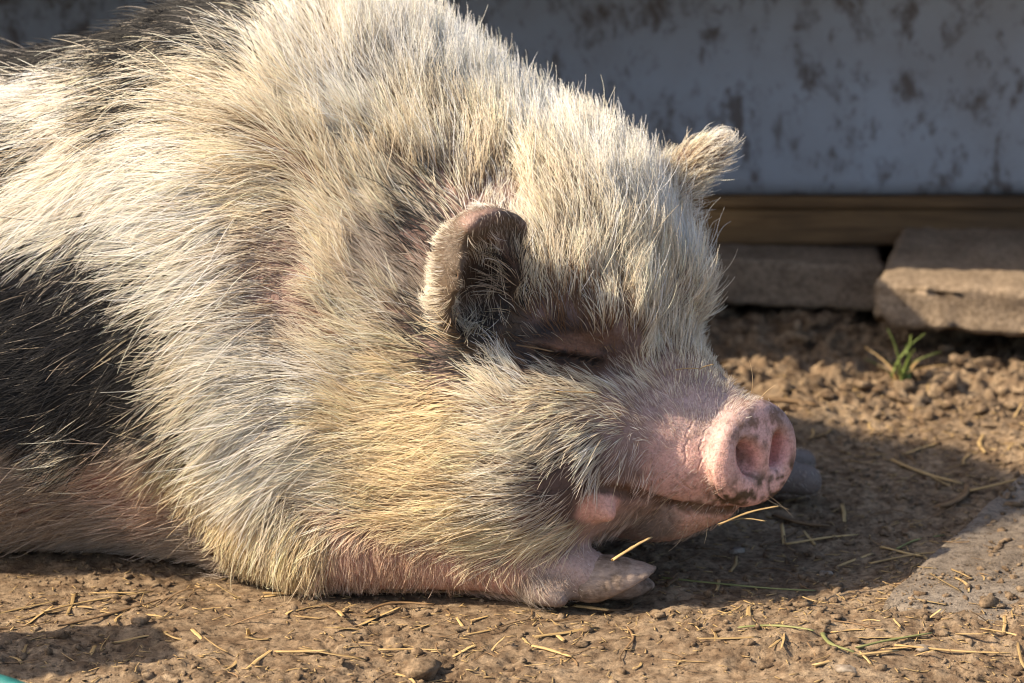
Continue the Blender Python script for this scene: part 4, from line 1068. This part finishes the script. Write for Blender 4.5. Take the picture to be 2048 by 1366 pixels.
HERO = [
 # px-measured on the ground: from, to, radius, material, label, bend
 ((0.138, -0.004), (0.277, -0.043), 0.0016, M_GREENST, 'long thin green stalk on the shaded soil below the chin', 0.03),
 ((-0.055, -0.047), (0.050, -0.094), 0.0020, M_STRAW, 'long pale straw stalk lying along the dew claw and hoof', 0.04),
 ((-0.160, -0.050), (-0.060, -0.054), 0.0016, M_STRAW, 'straight straw stalk against the foreleg, left of the hoof', 0.03),
 ((0.055, -0.090), (0.088, -0.104), 0.0026, M_STRAW, 'short thick cut straw just below the hoof', 0.02),
 ((0.086, -0.105), (0.114, -0.075), 0.0022, M_BARK, 'curled brown straw leaf right of the hoof', 0.25),
 ((0.140, -0.040), (0.150, -0.015), 0.0036, M_BARK, 'stubby brown stick right of the hoof in shade', 0.05),
 ((0.255, 0.185), (0.305, 0.148), 0.0036, M_BARK, 'brown stick chip behind the snout in shade', 0.1),
 ((0.262, 0.098), (0.330, 0.128), 0.0018, M_STRAW, 'pale straw in shade right of the snout', 0.04),
 ((0.243, 0.095), (0.282, 0.150), 0.0016, M_BARK, 'grey brown stem leaning across the shaded straw', 0.05),
 ((0.335, 0.035), (0.408, 0.058), 0.0016, M_STRAW, 'thin straw beside the edge of the sunk slab', 0.06),
 ((0.350, 0.082), (0.385, 0.045), 0.0018, M_STRAW, 'pale straw crossing another beside the sunk slab', 0.03),
 ((0.362, 0.072), (0.412, 0.118), 0.0016, M_GREENST, 'dark green stem beside the sunk slab', 0.1),
 ((0.425, 0.200), (0.462, 0.262), 0.0042, M_BARK, 'knotted grey twig at the far edge of the shadow', 0.12),
 ((0.352, -0.037), (0.520, -0.043), 0.0012, M_BARK, 'long dark twig lying on the sunk slab', 0.03),
 ((0.205, 0.022), (0.213, 0.060), 0.0018, M_STRAW, 'short upright straw piece below the chin', 0.05),
 ((0.200, -0.170), (0.264, -0.188), 0.0018, M_GREENST, 'pale green bent leaf on the sunlit soil at right', 0.15),
 ((0.266, -0.192), (0.288, -0.245), 0.0022, M_GREENST, 'yellow green leaf end pointing down at lower right', 0.12),
 ((0.296, -0.225), (0.365, -0.190), 0.0018, M_GREENST, 'thin green stem slanting up at lower right', 0.04),
 ((0.330, -0.215), (0.430, -0.222), 0.0018, M_STRAW, 'long pale straw at lower right', 0.03),
 ((0.412, -0.180), (0.470, -0.212), 0.0016, M_STRAW, 'pale kinked straw at lower right edge', 0.15),
 ((0.436, -0.208), (0.440, -0.275), 0.0016, M_STRAW, 'straw pointing at the lower right corner', 0.05),
 ((0.255, -0.262), (0.330, -0.225), 0.0024, M_STRAW, 'broad straw blade at the bottom edge right of centre', 0.06),
 ((-0.398, -0.155), (-0.318, -0.075), 0.0018, M_BARK, 'long brown straw at left in front of the belly', 0.03),
 ((-0.420, -0.115), (-0.330, -0.046), 0.0014, M_STRAW, 'thin pale straw at far left in front of the belly', 0.05),
 ((-0.205, -0.202), (-0.160, -0.206), 0.0018, M_STRAW, 'pale straw in front of the pig at lower left', 0.03),
 ((-0.115, -0.196), (-0.060, -0.202), 0.0014, M_STRAW, 'thin white straw near the bottom left of centre', 0.03),
 ((-0.225, -0.060), (-0.130, -0.052), 0.0018, M_STRAW, 'straw lying at the elbow of the foreleg', 0.04),
 ((-0.135, -0.118), (-0.075, -0.088), 0.0022, M_BARK, 'curved brown straw in front of the foreleg', 0.28),
 ((-0.170, -0.100), (-0.120, -0.128), 0.0018, M_BARK, 'dark brown stem in front of the foreleg', 0.15),
 ((0.018, -0.188), (0.052, -0.215), 0.0022, M_STRAW, 'short straw in the centre of the foreground', 0.05),
 ((0.390, 0.360), (0.452, 0.292), 0.0026, M_STRAW, 'pale straw in the sun behind the snout', 0.05),
 ((0.490, 0.395), (0.500, 0.470), 0.0026, M_STRAW, 'blurred straw in the sun at the right edge', 0.05),
 ((0.455, 0.250), (0.560, 0.285), 0.0024, M_STRAW, 'long straw on sunlit soil at the right edge', 0.03),
 ((0.240, 0.560), (0.330, 0.520), 0.0040, M_BARK, 'orange brown stick in shade beneath the shed', 0.05),
]
for k, (a_, b_, r_, m_, lab, bd) in enumerate(HERO):
    seg_stalk('straw_stalk', a_, b_, r_, m_, lab, bd*(1 if k % 2 else -1), 200+k)
seg_stalk('straw_stalk', (0.186, -0.086, 0.077), (0.239, -0.070, 0.089), 0.0020, M_STRAW, 'pale straw sticking out of the pig\'s mouth', 0.12, 301, flat=0.35)
seg_stalk('straw_stalk', (0.196, -0.080, 0.079), (0.226, -0.080, 0.078), 0.0016, M_STRAW, 'curled short straw under the pig\'s nose', 0.22, 302, flat=0.35)
seg_stalk('straw_stalk', (0.090, -0.118, 0.053), (0.124, -0.108, 0.071), 0.0022, M_STRAW, 'straw tangled in the bristles under the jaw', 0.04, 303)

seg_stalk('husk', (0.004, -0.077, 0.240), (0.035, -0.076, 0.234), 0.0024, M_BARK, 'brown husk caught in the hair beside the closed eye', 0.08, 304, cat='husk', flat=0.25)
seg_stalk('straw_stalk', (0.148, -0.028, 0.204), (0.168, -0.021, 0.203), 0.0010, M_STRAW, 'thin yellow straw caught on the bridge of the snout', 0.15, 305)
seg_stalk('straw_stalk', (0.039, -0.109, 0.206), (0.076, -0.095, 0.201), 0.0010, M_STRAW, 'thin straw caught in the cheek hair under the eye', 0.06, 306)
seg_stalk('straw_stalk', (0.169, -0.020, 0.202), (0.183, -0.006, 0.203), 0.0009, M_STRAW, 'tiny straw bit above the snout', 0.1, 307)

# loose litter: many alike stalks
vars_ = []
for k in range(10):
    me = stalk_mesh('straw_piece', 0.018+0.006*k*0.8, [0.0008, 0.0019, 0.0011, 0.0022, 0.0009][k % 5], [0.03, 0.12, -0.08, 0.01, 0.20][k % 5], 400+k, [0.5, 0.15, 0.5, 0.2, 0.5][k % 5], node=k % 3 == 0)
    me.materials.append([M_STRAW, M_STRAW, M_BARK, M_STRAW, M_BARK][k % 5]); vars_.append(me)
zones = [  # x0 x1 y0 y1 count label group
 (-0.44, -0.14, -0.265, -0.055, 62, 'small dry straw piece scattered on the soil at lower left', 'straw pieces at lower left'),
 (-0.14, 0.16, -0.270, -0.110, 52, 'small dry straw piece scattered on the soil in the centre foreground', 'straw pieces in the centre foreground'),
 (0.16, 0.46, -0.265, -0.110, 50, 'small dry straw piece scattered on the sunlit soil at lower right', 'straw pieces at lower right'),
 (0.15, 0.44, -0.080, 0.270, 56, 'small straw piece in the shadow right of the snout', 'straw pieces in the shadow'),
 (0.26, 0.56, 0.290, 0.640, 60, 'small straw piece on the sunlit soil behind the snout', 'straw pieces behind the snout')]
for (x0, x1, y0, y1, cnt, lab, grp) in zones:
    for k in range(cnt):
        x_, y_ = random.uniform(x0, x1), random.uniform(y0, y1)
        o = link('straw_piece', random.choice(vars_))
        o.location = (x_, y_, gz_at(x_, y_)+0.001)
        s_ = random.uniform(0.5, 1.1)
        o.scale = (s_, s_*random.uniform(0.8, 1.2), s_)
        o.rotation_euler = (random.uniform(-0.3, 0.3), random.choice([0, 0, 0, -0.25, -0.7])*random.random(), random.uniform(0, 6.28))
        tag(o, lab, 'straw', grp)
# chaff: too fine to count
n = 5000
cx, cy = RNG.uniform(-0.50, 0.60, n), RNG.uniform(-0.32, 0.62, n)
keep = noise(np.stack([cx, cy], -1), 0.07, 33) > RNG.uniform(-1.0, 0.7, n)
cx, cy = cx[keep], cy[keep]; n = len(cx)
Lc, wc, yw = RNG.uniform(0.003, 0.011, n), RNG.uniform(0.0003, 0.0007, n), RNG.uniform(0, 6.28, n)
zc_ = ground_h(np.stack([cx, cy], -1))+0.0008
VV, FFq = [], []
ux, uy = np.cos(yw), np.sin(yw)
tz = RNG.uniform(-0.25, 0.35, n)*Lc
box = np.array([(-.5, -1, 0), (.5, -1, 0), (.5, 1, 0), (-.5, 1, 0), (-.5, -1, 1), (.5, -1, 1), (.5, 1, 1), (-.5, 1, 1)])
W = np.empty((n, 8, 3))
for k, (a_, b_, c_) in enumerate(box):
    W[:, k, 0] = cx+ux*a_*Lc-uy*b_*wc; W[:, k, 1] = cy+uy*a_*Lc+ux*b_*wc; W[:, k, 2] = zc_+a_*tz*0.6+np.abs(tz)*0.2+c_*wc
BQ = np.array([(0, 3, 2, 1), (4, 5, 6, 7), (0, 1, 5, 4), (1, 2, 6, 5), (2, 3, 7, 6), (3, 0, 4, 7)])
chaff = link('straw_chaff', mesh_np('straw_chaff', W.reshape(-1, 3), (BQ[None]+(np.arange(n)*8)[:, None, None]).reshape(-1, 4), False), M_STRAW)
tag(chaff, 'fine straw chaff strewn over the soil', kind='stuff')

# ---------------------------------------------------------------- pale stones and scraps
pb = Mat('pale_stone')
M_PALE = pb.done(pb.ramp(pb.noise(120, 4, 0.6), [(0.38, (0.13, 0.098, 0.072)), (0.72, (0.30, 0.26, 0.215))]), 0.85, pb.bump(pb.noise(400, 4, 0.6), 0.5, 0.001), 0.2)
def stone(x, y, s_, label, mat=None, flat=0.5, seed=1):
    Vn = ICO2*(1+0.55*noise(ICO2+seed*7.3, 0.9, 24)+0.25*noise(ICO2+seed, 0.4, 25))[:, None]*np.array([s_*1.3, s_, s_*flat])
    o = link('pebble', mesh_np('pebble', Vn, ICO2F, False), mat or M_PALE)
    o.location = (x, y, gz_at(x, y)+s_*flat*0.4); o.rotation_euler = (0, 0, seed*1.7)
    tag(o, label, 'stone')
    return o
stone(0.283, -0.268, 0.008, 'pale pebble at the bottom edge right of centre', seed=3)
stone(0.213, 0.084, 0.007, 'small pale flake in the shadow under the nose', flat=0.25, seed=4)
stone(0.330, -0.121, 0.005, 'small grey pebble on the sunlit bank at right', seed=5)
stone(0.425, -0.120, 0.007, 'rounded brown clod at the edge of the shadow at right', M_SOIL, 0.8, seed=6)
stone(0.292, 0.010, 0.006, 'grey pebble in the shadow below the snout', seed=8)
stone(0.355, -0.215, 0.006, 'round grey pebble among straw at lower right', seed=9)
stone(-0.330, -0.135, 0.007, 'dark clod on the soil at lower left', M_SOIL, 0.8, seed=10)
stone(-0.075, -0.250, 0.014, 'large dark clod at the bottom left of centre', M_SOIL, 0.6, seed=11)

# ---------------------------------------------------------------- grass tuft
tuft = bpy.data.objects.new('grass_tuft', None); COL.objects.link(tuft)
tuft.location = (0.432, 0.640, gz_at(0.432, 0.640)); tuft.scale = (1.6, 1.6, 1.35)
tag(tuft, 'small tuft of fresh green grass growing by the concrete slab', 'grass')
def blade_mesh(Lh, w_, lean, curl, seed):
    V_, F_ = [], []
    seg = 7
    for j in range(seg):
        t_ = j/(seg-1)
        x_ = lean*Lh*(t_**1.5)+curl*Lh*t_**3; z_ = Lh*t_*(1-0.25*abs(lean)*t_)
        hw = w_*(1-t_**2.2)*0.5+0.0002
        V_ += [(x_-hw*0.3, -hw, z_), (x_+hw*0.15, 0, z_-0.0004), (x_-hw*0.3, hw, z_), (x_-0.0006, 0, z_)]
    for j in range(seg-1):
        a_ = j*4; b_ = a_+4
        F_ += [(a_, a_+1, b_+1, b_), (a_+1, a_+2, b_+2, b_+1), (a_+2, a_+3, b_+3, b_+2), (a_+3, a_, b_, b_+3)]
    return mesh_np('blade', V_, F_)
for k, (Lh, w_, lean, curl, yaw) in enumerate([(0.042, 0.0050, 0.05, 0.0, 0.3), (0.050, 0.0044, 0.12, 0.1, 2.9), (0.036, 0.0050, 0.7, 0.2, -0.2), (0.030, 0.0040, 0.6, 0.2, 3.4),
                               (0.034, 0.0040, 0.3, 0.1, 1.6), (0.026, 0.0040, 0.9, 0.0, 4.4), (0.038, 0.0040, 0.25, 0.1, 5.2), (0.024, 0.0036, 1.0, 0.1, 0.9), (0.030, 0.0030, 0.8, 0.3, 2.3), (0.046, 0.0040, 0.3, 0.2, 0.1), (0.030, 0.0028, 1.1, 0.2, 5.9), (0.033, 0.0040, 0.5, 0.2, 4.0)]):
    bl_ = link('blade', blade_mesh(Lh, w_, lean, curl, k), M_STRAW if k in (5, 7, 8, 10) else M_BLADE, tuft)
    bl_.location = (random.uniform(-0.006, 0.006), random.uniform(-0.005, 0.005), -0.004); bl_.rotation_euler = (0, 0, yaw)

# ---------------------------------------------------------------- eyelashes and whiskers
def strands(name, rows, mat, label, M=8):
    P_ = np.empty((len(rows), M, 3)); C_ = np.empty((len(rows), 3)); R_ = np.empty((len(rows), M))
    for k, (a_, d_, L_, bend_, c_, w_) in enumerate(rows):
        a_ = np.array(a_); d_ = np.array(d_, float); d_ /= np.linalg.norm(d_)
        for j in range(M):
            s_ = j/(M-1)
            P_[k, j] = a_+d_*L_*s_+np.array(bend_)*L_*s_*s_
        C_[k] = c_; R_[k] = width(M, w_, w_*0.3)
    o = curves_obj(name, P_, C_, R_, mat, pig)
    tag(o, label, kind='stuff')
    return o
lash = []
for k in range(34):
    t_ = k/33.0
    lash.append(((0.036+0.054*t_, -0.044+0.026*t_*t_, 0.2325-0.004*t_), (0.10+0.35*t_+random.uniform(-.2, .2), -0.55, -0.62+random.uniform(-.2, .2)), random.uniform(0.006, 0.011), (0.25, -0.1, -0.25),
                 (0.42+random.uniform(-.1, .1), 0.24, 0.10), 0.00026))
strands('eyelashes', lash, hm, 'short rusty lashes of the closed eye')
wh = []
for a_, d_, L_, bn in (((0.157, -0.043, 0.062), (0.0, -0.4, -1), 0.030, (-0.5, 0, 0.2)), ((0.177, -0.049, 0.073), (0.1, -0.4, -1), 0.026, (-0.2, 0, 0)),
                       ((0.232, -0.050, 0.092), (0.9, -0.3, -0.5), 0.024, (0.1, 0, -0.3)), ((0.228, -0.052, 0.092), (0.7, -0.4, -0.6), 0.020, (0.4, 0, 0.1)),
                       ((0.216, -0.024, 0.178), (0.25, -0.2, 1), 0.034, (-0.3, 0, 0.1)), ((0.222, -0.028, 0.172), (0.3, -0.2, 1), 0.020, (0.5, 0, 0)),
                       ((0.119, -0.080, 0.141), (-0.9, -0.35, -0.1), 0.060, (0.0, 0, -0.75)), ((0.101, -0.094, 0.134), (-0.6, -0.5, -0.8), 0.040, (0.2, 0, -0.2)),
                       ((0.188, -0.055, 0.090), (-0.8, -0.5, 0.2), 0.030, (0, 0, -0.5)), ((0.150, -0.066, 0.100), (-0.9, -0.4, -0.3), 0.030, (0.1, 0, -0.3))):
    wh.append((a_, d_, L_, bn, (0.66, 0.50, 0.30), 0.00026))
strands('whiskers', wh, hm, 'long curved whiskers on snout and chin', 10)
